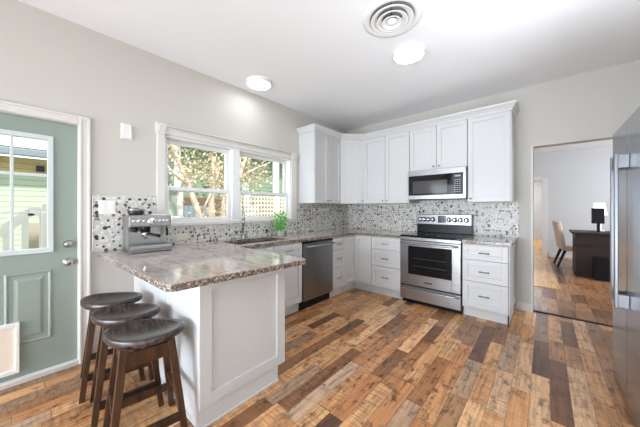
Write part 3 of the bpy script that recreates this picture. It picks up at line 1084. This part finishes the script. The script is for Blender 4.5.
# ------------------------------------------------------------------ microwave
mw = thing('microwave', 'stainless over-the-range microwave with black glass front under the short cabinet', 'microwave', (1.402, 3.672, 1.418))
W, Hh = 0.756, 0.416
MB().box(0, 0.03, 0.012, W, YB - 3.672 - 0.014, Hh).build('body', 'steel_dark', mw)
fr = MB()
fr.box(0, 0, 0.338, W, 0.03, Hh, 0.004)
fr.box(0, 0, 0.004, W, 0.03, 0.062, 0.004)
fr.box(0, 0, 0.06, 0.014, 0.03, 0.34)
fr.box(W - 0.03, 0, 0.06, W, 0.03, 0.34)
fro = fr.build('front_frame', 'steel', mw)
MB().box(W / 2 - 0.045, -0.0015, 0.370, W / 2 + 0.045, 0.0, 0.384).build('badge', 'steel_dark', fro)
gl = MB().box(0.013, 0.004, 0.06, W - 0.029, 0.029, 0.340).build('glass_front', 'blackglass', mw)
MB().box(0.075, 0.002, 0.085, 0.535, 0.0045, 0.262, 0.001).build('window', 'mwglass', gl)
M['keyp'] = mat('keypad_grey', (0.45, 0.46, 0.47, 1), 0.5)
MB().box(0.625, 0.0025, 0.292, 0.695, 0.0045, 0.312).build('clock_display', 'keyp', gl)
for r_ in range(7):
    for c_ in range(3):
        MB().box(0.622 + c_ * 0.027, 0.0025, 0.09 + r_ * 0.026, 0.638 + c_ * 0.027, 0.0045, 0.097 + r_ * 0.026).build('key', 'keyp', gl)
MB().box(0.02, 0.03, 0.0, W - 0.02, YB - 3.672 - 0.03, 0.014).build('underside_vent', 'black', mw)

# ------------------------------------------------------------------ refrigerator
fx, fy0, fy1, fz = 3.31, 2.085, 3.005, 1.865
fg = thing('refrigerator', 'tall stainless side-by-side refrigerator with pairs of bracketed bar handles', 'refrigerator', (fx, fy0, 0))
W = fy1 - fy0
MB().box(0.07, 0.004, 0.03, 0.74, W - 0.004, fz - 0.01).build('body', 'steel_dark', fg)
MB().box(0.06, 0.02, 0.0, 0.10, W - 0.02, 0.05).build('base_grille', 'black', fg)
gap = 2.541 - fy0
for a, b_, hy in ((0.0, gap - 0.003, gap - 0.062), (gap + 0.003, W, gap + 0.062)):
    do = MB().box(0.0, a, 0.022, 0.066, b_, fz, 0.006).build('door', 'steel_fridge', fg)
    hb = MB()
    hb.box(-0.064, hy - 0.014, 0.655, -0.046, hy + 0.014, 1.635, 0.004)
    hb.box(-0.05, hy - 0.013, 1.545, 0.0, hy + 0.013, 1.630, 0.003)
    hb.box(-0.05, hy - 0.013, 0.660, 0.0, hy + 0.013, 0.745, 0.003)
    hb.build('handle', 'steel_dark', do)

# ------------------------------------------------------------------ stools
def make_stool():
    t_ = thing('bar_stool', '', 'stool', (0, 0, 0))
    HS = 0.612
    a_, b_ = 0.203, 0.145
    ca, sa = math.cos(0.87), math.sin(0.87)
    st = MB()
    n, rn = 48, 9
    prof = []
    for k in range(rn + 1):
        r = k / rn
        prof.append((r, r))
    rings = []

    def rot(x, y, z):
        return (x * ca - y * sa, x * sa + y * ca, z)

    def top(r, an):
        x = r * math.cos(an)
        dish = -0.020 * (1 - r * r) ** 1.0
        lift = 0.014 * (x * x) * r          # saddle: the two ends ride up
        return HS + dish + lift
    cen = st._v((0, 0, top(0, 0)))
    for k in range(1, rn + 1):
        r = 0.97 * k / rn
        rings.append([st._v(rot(a_ * r * math.cos(2 * PI * q / n), b_ * r * math.sin(2 * PI * q / n), top(r, 2 * PI * q / n))) for q in range(n)])
    for sc_, dz in ((1.0, -0.008), (1.0, -0.030), (0.965, -0.042)):
        rings.append([st._v(rot(a_ * sc_ * math.cos(2 * PI * q / n), b_ * sc_ * math.sin(2 * PI * q / n), top(1, 2 * PI * q / n) + dz)) for q in range(n)])
    for q in range(n):
        f = st.bm.faces.new((cen, rings[0][q], rings[0][(q + 1) % n]))
        f.smooth = True
    for A, B in zip(rings, rings[1:]):
        for q in range(n):
            f = st.bm.faces.new((A[q], B[q], B[(q + 1) % n], A[(q + 1) % n]))
            f.smooth = True
    st.bm.faces.new(rings[-1][::-1])
    st.build('seat', 'seatwood', t_)
    tops = {}
    zt = HS - 0.036
    ftx, fty, ttx, tty = 0.174, 0.168, 0.108, 0.104

    def at(sx, sy, z):
        k = z / zt
        return Vector((sx * (ftx + (ttx - ftx) * k), sy * (fty + (tty - fty) * k), z))
    for sx in (-1, 1):
        for sy in (-1, 1):
            lg = MB()
            lg.bar(at(sx, sy, 0.0), at(sx, sy, zt), 0.036, 0.030, 0.044, 0.036, up=(0, 1, 0), bev=0.003)
            lg.build('leg', 'stoolwood', t_)
    for sy in (-1, 1):
        MB().bar(at(-1, sy, 0.515), at(1, sy, 0.515), 0.02, 0.075, bev=0.002).build('apron', 'stoolwood', t_)
        MB().bar(at(-1, sy, 0.24), at(1, sy, 0.24), 0.022, 0.034, bev=0.003).build('stretcher', 'stoolwood', t_)
    for sx in (-1, 1):
        MB().bar(at(sx, -1, 0.515), at(sx, 1, 0.515), 0.02, 0.075, bev=0.002).build('apron', 'stoolwood', t_)
        MB().bar(at(sx, -1, 0.14), at(sx, 1, 0.14), 0.024, 0.042, bev=0.003).build('stretcher', 'stoolwood', t_)
    return t_


stool = make_stool()
for k, (x, y, rz, lab) in enumerate(((1.215, 0.436, -7, 'dark wooden bar stool standing foremost, by the outer end of the peninsula'),
                                     (0.828, 0.432, -7, 'dark wooden bar stool in the middle of the row of three'),
                                     (0.442, 0.424, -7, 'dark wooden bar stool standing next to the green door'))):
    o = stool if k == 0 else copy_tree(stool)
    o.location = (x, y, 0)
    o.rotation_euler = (0, 0, R(rz))
    tag(o, lab, 'stool', 'bar stools along the peninsula')

# ------------------------------------------------------------------ espresso machine
es = thing('espresso_machine', 'stainless espresso machine with bean hopper on the granite by the backsplash', 'coffee machine', (0.06, 0.56, 0.917), R(-3))
b_ = MB()
b_.box(0.0, 0.0, 0.03, 0.17, 0.315, 0.31, 0.012)
b_.box(0.15, 0.0, 0.215, 0.285, 0.315, 0.315, 0.010)
b_.box(0.16, 0.0, 0.03, 0.20, 0.012, 0.23, 0.003)
b_.build('body', 'steel', es)
MB().box(0.0, 0.0, 0.0, 0.31, 0.318, 0.032, 0.006).build('base', 'steel_dark', es)
dt = MB().box(0.165, 0.004, 0.03, 0.335, 0.312, 0.062, 0.005).build('drip_tray', 'steel', es)
gr = MB()
for k in range(12):
    gr.box(0.185, 0.02 + k * 0.024, 0.0615, 0.325, 0.03 + k * 0.024, 0.0645)
gr.build('grille', 'steel_dark', dt)
MB().lathe([(0, 0.0), (0.034, 0.0), (0.037, 0.045), (0.036, 0.05), (0, 0.05)], (0.225, 0.13, 0.168), 24).build('group_head', 'black', es)
pf = MB()
pf.lathe([(0, 0.0), (0.03, 0.0), (0.034, 0.03), (0, 0.03)], (0.225, 0.13, 0.138), 24)
pf.lathe([(0, -0.03), (0.012, -0.03), (0.014, 0.0)], (0.225, 0.13, 0.138), 14)
pfo = pf.build('portafilter', 'chrome', es)
MB().tube([(0.255, 0.135, 0.155), (0.30, 0.16, 0.15), (0.37, 0.20, 0.14)], 0.012, 12, 0.014).build('handle', 'black', pfo)
MB().lathe([(0, 0.0), (0.018, 0.0), (0.02, 0.04), (0, 0.04)], (0.225, 0.055, 0.172), 20).build('grinder_outlet', 'black', es)
MB().tube([(0.24, 0.285, 0.215), (0.25, 0.29, 0.17), (0.265, 0.285, 0.085)], 0.006, 10).build('steam_wand', 'chrome', es)
MB().tube([(0.246, 0.289, 0.20), (0.26, 0.288, 0.13)], 0.0095, 10).build('wand_grip', 'black', es)
MB().lathe([(0, 0.005), (0.026, 0.005), (0.030, 0.002), (0.031, 0)], (0.285, 0.165, 0.262), 24, 'x').build('pressure_gauge', 'chrome', es)
for y, r_ in ((0.035, 0.012), (0.07, 0.016), (0.105, 0.011), (0.225, 0.011), (0.255, 0.011), (0.285, 0.011)):
    MB().lathe([(0, 0.010), (r_ * 0.8, 0.010), (r_, 0.006), (r_, 0)], (0.285, y, 0.268), 16, 'x').build('button', 'chrome', es)
hp = MB().lathe([(0.048, 0), (0.062, 0.02), (0.066, 0.045), (0, 0.045)], (0.09, 0.085, 0.312), 28).build('bean_hopper', mat('smoked_hopper', (0.03, 0.03, 0.032, 1), 0.12), es)
MB().lathe([(0.067, 0.044), (0.069, 0.050), (0.064, 0.058), (0.018, 0.060), (0.016, 0.066), (0, 0.066)], (0.09, 0.085, 0.312), 28).build('lid', 'steel', hp)
MB().box(0.02, 0.18, 0.313, 0.16, 0.305, 0.322, 0.003).build('cup_rail', 'chrome', es)

# ------------------------------------------------------------------ potted plant on the worktop
rnd = random.Random(4)
pl = thing('potted_plant', 'small leafy green plant in a white pot under the window', 'plant', (0.15, 2.31, 0.917))
MB().lathe([(0, 0), (0.036, 0), (0.046, 0.07), (0.049, 0.075), (0.043, 0.075), (0.041, 0.066), (0, 0.066)], (0, 0, 0), 28).build('pot', 'pot', pl)
lv = MB()
for k in range(230):
    an = rnd.uniform(0, 2 * PI)
    h_ = rnd.uniform(0.06, 0.33)
    rr = (0.15 if h_ < 0.24 else 0.10) * math.sqrt(rnd.uniform(0.05, 1)) * (0.65 if h_ < 0.1 else 1)
    c_ = Vector((max(-0.075, rr * math.cos(an)), rr * math.sin(an), h_))
    L_, Wd = rnd.uniform(0.032, 0.055), rnd.uniform(0.020, 0.032)
    dr_ = Vector((math.cos(an) * 0.8 + rnd.uniform(-.5, .5), math.sin(an) * 0.8 + rnd.uniform(-.5, .5), rnd.uniform(-0.3, 0.7))).normalized()
    sd_ = dr_.cross(Vector((rnd.uniform(-.3, .3), rnd.uniform(-.3, .3), 1))).normalized()
    nn = sd_.cross(dr_)
    P0, P1 = c_ - dr_ * L_ / 2, c_ + dr_ * L_ / 2
    mid = c_ + nn * 0.006
    vs = [lv._v(P0), lv._v(mid + sd_ * Wd / 2 - nn * 0.008), lv._v(P1), lv._v(mid - sd_ * Wd / 2 - nn * 0.008), lv._v(mid)]
    for i in range(4):
        lv.bm.faces.new((vs[i], vs[(i + 1) % 4], vs[4]))
lv.build('foliage', 'plant', pl, fix=False)
stm = MB()
for k in range(14):
    an = k * 2.4
    stm.tube([(0.01 * math.cos(an), 0.01 * math.sin(an), 0.06), (0.03 * math.cos(an), 0.03 * math.sin(an), 0.14), (0.055 * math.cos(an), 0.06 * math.sin(an), 0.22)], 0.0025, 6)
stm.build('stems', 'plant', pl)

# ------------------------------------------------------------------ wall plates and small fittings
def plate(name, label, cat, loc, rz, w, h, kind, m='plastic'):
    t_ = thing(name, label, cat, loc, rz)
    MB().box(-w / 2, -0.006, -h / 2, w / 2, 0, h / 2, 0.002).build('cover_plate', m, t_)
    if kind == 'rocker2':
        for x in (-w / 4, w / 4):
            MB().box(x - 0.017, -0.010, -0.034, x + 0.017, -0.005, 0.034, 0.002).build('rocker', m, t_)
    elif kind == 'outlet':
        for z in (-0.02, 0.02):
            MB().box(-0.015, -0.008, z - 0.014, 0.015, -0.005, z + 0.014, 0.002).build('socket', m, t_)
    elif kind == 'outlet_h':
        for x in (-0.02, 0.02):
            MB().box(x - 0.014, -0.008, -0.015, x + 0.014, -0.005, 0.015, 0.002).build('socket', m, t_)
    return t_


plate('switch_plate', 'white double rocker switch plate on the pebble backsplash by the door', 'light switch', (0.0125, 0.46, 1.302), PI / 2, 0.118, 0.12, 'rocker2')
M['beige'] = mat('beige_plastic', srgb(224, 214, 198), 0.4)
plate('outlet', 'beige outlet low on the backsplash beside the espresso machine', 'outlet', (0.0125, 1.08, 0.99), PI / 2, 0.115, 0.072, 'outlet_h', 'beige')
plate('outlet', 'beige outlet on the backsplash left of the range, near the corner', 'outlet', (0.20, YB - 0.0125, 1.10), 0, 0.072, 0.115, 'outlet', 'beige')
bx = thing('wall_sensor', 'small square white box high on the wall between door and window', 'wall box', (0.001, 0.602, 2.002), PI / 2)
MB().box(-0.044, -0.006, -0.072, 0.044, 0, 0.072, 0.002).build('back_plate', 'plastic', bx)
MB().box(-0.036, -0.020, -0.064, 0.036, -0.006, 0.064, 0.004).build('cover', 'plastic', bx)
ul = thing('under_cabinet_strip', 'white horizontal power strip on the backsplash under the cabinet by the window', 'power strip', (0.0125, 3.335, 1.276), PI / 2)
MB().box(-0.20, -0.03, -0.022, 0.20, 0, 0.022, 0.005).build('housing', 'plastic', ul)
MB().box(-0.185, -0.033, -0.012, -0.125, -0.029, 0.012, 0.002).build('switch', 'black', ul)

# ------------------------------------------------------------------ ceiling fittings
for (x, y, lab) in ((0.318, 1.842, 'round white ceiling light above the kitchen window'),
                    (1.91, 2.46, 'round white ceiling light next to the air diffuser')):
    t_ = thing('ceiling_light', lab, 'ceiling light', (x, y, H), 0, 'disc lights on the ceiling')
    MB().lathe([(0.150, 0), (0.152, -0.02), (0.146, -0.036), (0.138, -0.038), (0.134, -0.030), (0, -0.030)], (0, 0, 0), 48).build('rim', 'plastic', t_)
    MB().lathe([(0.1365, -0.0335), (0.10, -0.0415), (0.05, -0.043), (0, -0.0435)], (0, 0, 0), 48).build('diffuser', 'led', t_)
dv = thing('air_diffuser', 'round white ceiling air diffuser with concentric rings', 'air vent', (1.99, 1.925, H))
MB().lathe([(0.232, 0), (0.23, -0.008), (0.205, -0.014), (0.185, -0.014), (0.172, -0.002), (0.170, 0)], (0, 0, 0), 48).build('flange', 'plastic', dv)
MB().lathe([(0.171, -0.001), (0, -0.001)], (0, 0, 0), 48).build('duct_opening', mat('duct_grey', (0.20, 0.20, 0.20, 1), 0.7), dv)
for ro, ri, z in ((0.166, 0.118, -0.008), (0.122, 0.078, -0.018), (0.080, 0.040, -0.028)):
    MB().lathe([(ri, z + 0.006), (ro - 0.006, z - 0.018), (ro, z - 0.018), (ro, z - 0.014), (ri + 0.004, z + 0.010), (ri, z + 0.006)], (0, 0, 0), 48).build('ring', 'plastic', dv)
MB().lathe([(0.038, -0.028), (0.034, -0.044), (0.018, -0.052), (0, -0.054)], (0, 0, 0), 32).build('centre_cone', 'plastic', dv)
stt = MB()
for k in range(4):
    a = k * PI / 2 + 0.4
    stt.bar((0.02 * math.cos(a), 0.02 * math.sin(a), -0.004), (0.17 * math.cos(a), 0.17 * math.sin(a), -0.004), 0.005, 0.004)
stt.build('spokes', 'rubber', dv)

# ------------------------------------------------------------------ office furniture beyond the doorway
dk = thing('desk', 'dark mahogany desk in the room beyond the doorway', 'desk', (3.36, 7.0, 0))
MB().box(-0.05, -0.05, 0.80, 1.75, 0.75, 0.84, 0.008).build('desk_top', 'deskwood', dk)
MB().box(0.0, 0.0, 0.0, 1.7, 0.03, 0.80).build('modesty_panel', 'deskwood', dk)
MB().box(0.0, 0.03, 0.0, 0.03, 0.68, 0.80).build('end_panel', 'deskwood', dk)
MB().box(1.67, 0.03, 0.0, 1.7, 0.68, 0.80).build('end_panel', 'deskwood', dk)
MB().box(-0.012, -0.012, 0.58, 1.71, 0.0, 0.61, 0.004).build('ledge', 'deskwood', dk)
MB().box(-0.012, -0.012, 0.0, 1.71, 0.0, 0.07, 0.004).build('plinth', 'deskwood', dk)
fcab = thing('storage_case', 'low black case standing in front of the dark desk', 'case', (3.585, 6.72, 0))
MB().box(0, 0, 0.012, 0.55, 0.26, 0.40, 0.012).build('shell', 'black', fcab)
MB().box(0.004, 0.004, 0.0, 0.546, 0.256, 0.014).build('base', 'rubber', fcab)
MB().tube([(0.18, 0.13, 0.398), (0.19, 0.13, 0.425), (0.36, 0.13, 0.425), (0.37, 0.13, 0.398)], 0.008, 8).build('handle', 'rubber', fcab)

ch = thing('dining_chair', 'cream upholstered chair with dark legs behind the desk', 'chair', (3.43, 8.05, 0), R(-82))
MB().box(-0.24, -0.24, 0.36, 0.24, 0.24, 0.48, 0.03, 3).build('seat', 'linen', ch)
bk = MB(Matrix.Translation((0, -0.22, 0.40)) @ Matrix.Rotation(R(9), 4, 'X'))
bk.box(-0.24, -0.05, -0.02, 0.24, 0.04, 0.62, 0.03, 3)
bk.build('backrest', 'linen', ch)
for sx in (-1, 1):
    MB().bar((sx * 0.2, 0.2, 0.0), (sx * 0.19, 0.19, 0.38), 0.03, 0.03, 0.05, 0.05, up=(0, 1, 0)).build('leg', 'rubber', ch)
    MB().bar((sx * 0.2, -0.33, 0.0), (sx * 0.19, -0.2, 0.38), 0.03, 0.03, 0.05, 0.05, up=(0, 1, 0)).build('leg', 'rubber', ch)

mo = thing('monitor', 'black computer monitor on the dark desk', 'monitor', (3.70, 7.30, 0.841), R(8))
MB().box(-0.12, -0.08, 0.0, 0.12, 0.08, 0.012, 0.004).build('base', 'black', mo)
MB().box(-0.02, 0.0, 0.012, 0.02, 0.03, 0.24).build('stand', 'black', mo)
scn = MB().box(-0.10, -0.03, 0.16, 0.075, 0.01, 0.46, 0.005).build('housing', 'black', mo)
MB().box(-0.09, -0.033, 0.17, 0.065, -0.029, 0.45).build('screen', 'blackglass', scn)
lp = thing('table_lamp', 'lit table lamp with white shade behind the monitor', 'lamp', (3.74, 7.56, 0.841))
MB().lathe([(0, 0), (0.07, 0), (0.07, 0.015), (0.02, 0.03), (0.035, 0.12), (0.015, 0.22), (0.01, 0.32), (0, 0.32)], (0, 0, 0), 24).build('base', 'pot', lp)
MB().lathe([(0.105, 0.32), (0.075, 0.56), (0.0, 0.56)], (0, 0, 0), 32).build('lamp_shade', 'lampshade', lp)

# ------------------------------------------------------------------ outside: neighbouring house, porch rail, lattice, tree
nh = thing('neighbor_house', 'yellow and pale green sided house across the yard, seen through the door glass', 'house', (-5.0, 0, -0.4))
MB().box(-3.0, -3.2, 0, 0.0, 1.55, 2.40).build('lower_wall', 'palegreen', nh)
MB().box(-3.0, -3.2, 2.40, -0.002, 1.55, 2.72).build('upper_wall', 'yellow', nh)
MB().box(-0.01, -3.2, 2.37, 0.02, 1.55, 2.42).build('band_board', 'white_ext', nh)
MB().box(-0.01, -0.52, 1.0, 0.025, -0.38, 2.7).build('corner_board', 'white_ext', nh)
rf = MB()
rf.prism([(0, 0), (0, 0)], 0, 0) if False else None
rf.bar((-1.6, 1.7, 3.6), (0.42, 1.7, 2.78), 0.08, 0.08)
rf.quad((0.42, -3.4, 2.86), (0.42, 1.75, 2.86), (-2.2, 1.75, 3.9), (-2.2, -3.4, 3.9))
rf.quad((0.42, -3.4, 2.80), (0.42, 1.75, 2.80), (-2.2, 1.75, 3.84), (-2.2, -3.4, 3.84))
rf.build('roof', 'roof', nh)
MB().box(0.36, -3.4, 2.70, 0.46, 1.75, 2.84, 0.02).build('gutter', 'gutter', nh)
wl = MB().box(0.0, 0.11, 2.46, 0.05, 0.23, 2.58, 0.01).build('wall_light', 'black', nh)

# porch stair rail just outside the door
pr = thing('porch_railing', 'white sloping stair railing outside the green door', 'railing', (-1.4, 0, -0.4))
rl = MB()
rl.bar((0, -0.9, 0.72), (0, 0.02, 1.655), 0.07, 0.09)
rl.bar((0, 0.0, 1.655), (0, 0.62, 1.655), 0.07, 0.09)
rl.build('handrail', 'white_ext', pr)
rl = MB()
rl.bar((0, -0.9, 0.10), (0, 0.02, 1.12), 0.06, 0.08)
rl.bar((0, 0.0, 1.14), (0, 0.62, 1.14), 0.06, 0.12)
rl.build('bottom_rail', 'white_ext', pr)
for k in range(11):
    y = -0.8 + k * 0.13
    zt = 1.655 if y > 0.02 else 1.655 + (y - 0.02) * 0.98 / 0.92 * 0.95
    MB().box(-0.025, y - 0.026, max(0, zt - 0.55), 0.025, y + 0.026, zt).build('baluster', 'white_ext', pr)
MB().box(-0.06, 0.10, 0, 0.06, 0.22, 1.75, 0.01).build('post', 'white_ext', pr)
MB().box(-0.05, -0.95, 0, 0.05, -0.85, 0.9, 0.01).build('post', 'white_ext', pr)
sk_ = MB()
sk_.box(-0.36, -0.9, 0.0, -0.30, 0.0, 1.15)
sk_.box(-0.36, 0.0, 0.0, -0.30, 0.62, 1.52)
sk_.build('porch_skirt', mat('weathered_porch_boards', srgb(178, 168, 152), 0.7), pr)

# grey-green house behind the kitchen window
gh = thing('neighbor_house', 'grey-green house with white porch posts beyond the kitchen window', 'house', (-5.2, 5.0, -0.4))
MB().box(-3, -2.2, 0, 0, 6.0, 3.55).build('wall', 'teal', gh)
rq = MB()
rq.box(-3.2, -2.5, 3.55, 0.5, 6.2, 3.72)
rq.build('eave', 'white_ext', gh)
MB().box(0.02, -2.2, 0.0, 0.10, -2.05, 3.55).build('corner_board', 'white_ext', gh)

lt = thing('lattice_fence', 'white lattice fence panel outside the window above the plant', 'fence', (-2.6, 3.3, -0.4))
sl = MB()
zlo, zhi = 1.15, 2.06
k = 0
while zlo + k * 0.105 < zhi:
    z = zlo + k * 0.105
    sl.box(0.0, 0.05, z - 0.026, 0.012, 2.6, z + 0.026)
    k += 1
k = 0
while 0.08 + k * 0.098 < 2.6:
    y = 0.08 + k * 0.098
    sl.box(0.012, y - 0.02, zlo - 0.06, 0.024, y + 0.02, zhi)
    k += 1
sl.build('lattice_panel', 'lattice', lt)
fr = MB()
fr.box(-0.02, 0.0, zhi, 0.05, 2.7, zhi + 0.06)
fr.box(-0.02, 0.0, zlo - 0.16, 0.05, 2.7, zlo - 0.05)
fr.build('frame', 'white_ext', lt)
MB().box(-0.05, 1.09, 0, 0.06, 1.22, 3.4).build('post', 'white_ext', lt)
MB().box(-0.05, 0.0, 0, 0.05, 0.06, 2.05).build('post', 'white_ext', lt)

gs = thing('garden_shed', 'pale grey-green shed corner with white trim beyond the window above the espresso machine', 'shed', (-2.7, 1.1, -0.4))
MB().box(-1.2, 0.0, 0.0, 0.0, 0.94, 2.06).build('wall', mat('pale_sage_boards', srgb(176, 188, 178), 0.6), gs)
MB().box(-1.25, -0.05, 2.06, 0.08, 1.0, 2.14).build('roof_board', 'white_ext', gs)
MB().box(-0.06, 0.90, 0.0, 0.06, 0.99, 2.06).build('corner_board', 'white_ext', gs)
MB().box(0.0, 0.3, 1.36, 0.14, 0.98, 1.54, 0.01).build('meter_box', 'white_ext', gs)

bf = thing('board_fence', 'blue-grey board fence behind the tree trunks', 'fence', (-3.5, 2.1, -0.4))
for k in range(10):
    MB().box(0, 0.11 * k, 0, 0.02, 0.11 * k + 0.1, 1.76).build('board', 'bluefence', bf)
tn = thing('garden_wall', 'tan brick garden wall low behind the lattice and tree', 'wall', (-4.6, 2.4, -0.4))
tn['kind'] = 'structure'
MB().box(0, 0, 0, 0.2, 7, 2.0).build('brickwork', 'tan_ext', tn)

tr = thing('crape_myrtle', 'pale-barked multi-trunk tree with pale blossom outside the kitchen window', 'tree', (-2.0, 2.35, -0.4))
tk = MB()
def limb(p, r0, r1):
    tk.tube(p, r0, 9, r1)
limb([(0, -0.05, 0), (0, -0.08, 0.9), (-0.02, -0.19, 1.55), (0, -0.40, 2.1), (0.02, -0.62, 2.6), (0, -0.78, 3.1)], 0.075, 0.03)
limb([(0, 0.05, 0), (0.05, 0.05, 1.0), (0.0, 0.02, 1.7), (-0.05, 0.06, 2.4), (0, 0.14, 3.1)], 0.085, 0.03)
limb([(0, 0.12, 0), (0, 0.24, 1.0), (0.05, 0.24, 1.7), (0.02, 0.33, 2.4), (0, 0.5, 3.1)], 0.075, 0.028)
limb([(0, 0.2, 0), (0, 0.42, 1.0), (0, 0.46, 1.8), (0.05, 0.62, 2.4), (0, 0.85, 3.0)], 0.085, 0.025)
limb([(-0.02, -0.19, 1.55), (0.05, 0.0, 2.0), (0.1, 0.15, 2.5)], 0.03, 0.012)
limb([(0, 0.3, 2.1), (0.15, 0.8, 2.5), (0.2, 1.3, 2.75)], 0.03, 0.01)
limb([(0, -0.40, 2.1), (0.1, -0.7, 2.3), (0.1, -1.0, 2.7)], 0.028, 0.01)
tk.build('trunks', 'bark', tr)


def leaf_cloud(name, m, n, cen, ext, s0, s1, seed):
    r_ = random.Random(seed)
    q = MB()
    for _ in range(n):
        cc = r_.choice(cen)
        p = Vector(cc) + Vector((r_.gauss(0, ext[0]), r_.gauss(0, ext[1]), r_.gauss(0, ext[2])))
        d1 = Vector((r_.gauss(0, 1), r_.gauss(0, 1), r_.gauss(0, 1))).normalized()
        d2 = d1.orthogonal().normalized()
        s = r_.uniform(s0, s1)
        q.quad(p - d1 * s, p + d2 * s * .5, p + d1 * s, p - d2 * s * .5)
    o = q.build(name, m, tr, fix=False)
    o['kind'] = 'stuff'
    return o


leaf_cloud('blossom', 'leaf_cream', 1500, [(0, -0.5, 2.35), (0.05, -0.2, 2.45), (0, 0.1, 2.5), (0.1, 0.5, 2.6), (0, 0.7, 2.35), (0.1, 0.25, 2.2), (0.1, 1.1, 2.45), (0, -0.8, 2.7)], (0.15, 0.18, 0.16), 0.02, 0.045, 3)
leaf_cloud('foliage', 'leaf_green', 800, [(-0.1, -0.2, 2.7), (-0.2, 0.4, 2.5), (-0.2, 0.0, 2.2), (-0.1, 0.9, 2.6), (-0.1, -0.9, 2.9)], (0.15, 0.22, 0.2), 0.02, 0.05, 7)
leaf_cloud('low_blossom', 'leaf_cream', 260, [(0.15, -0.12, 1.62), (0.12, 0.1, 1.45), (0.1, 0.3, 1.7)], (0.08, 0.12, 0.12), 0.015, 0.035, 9)
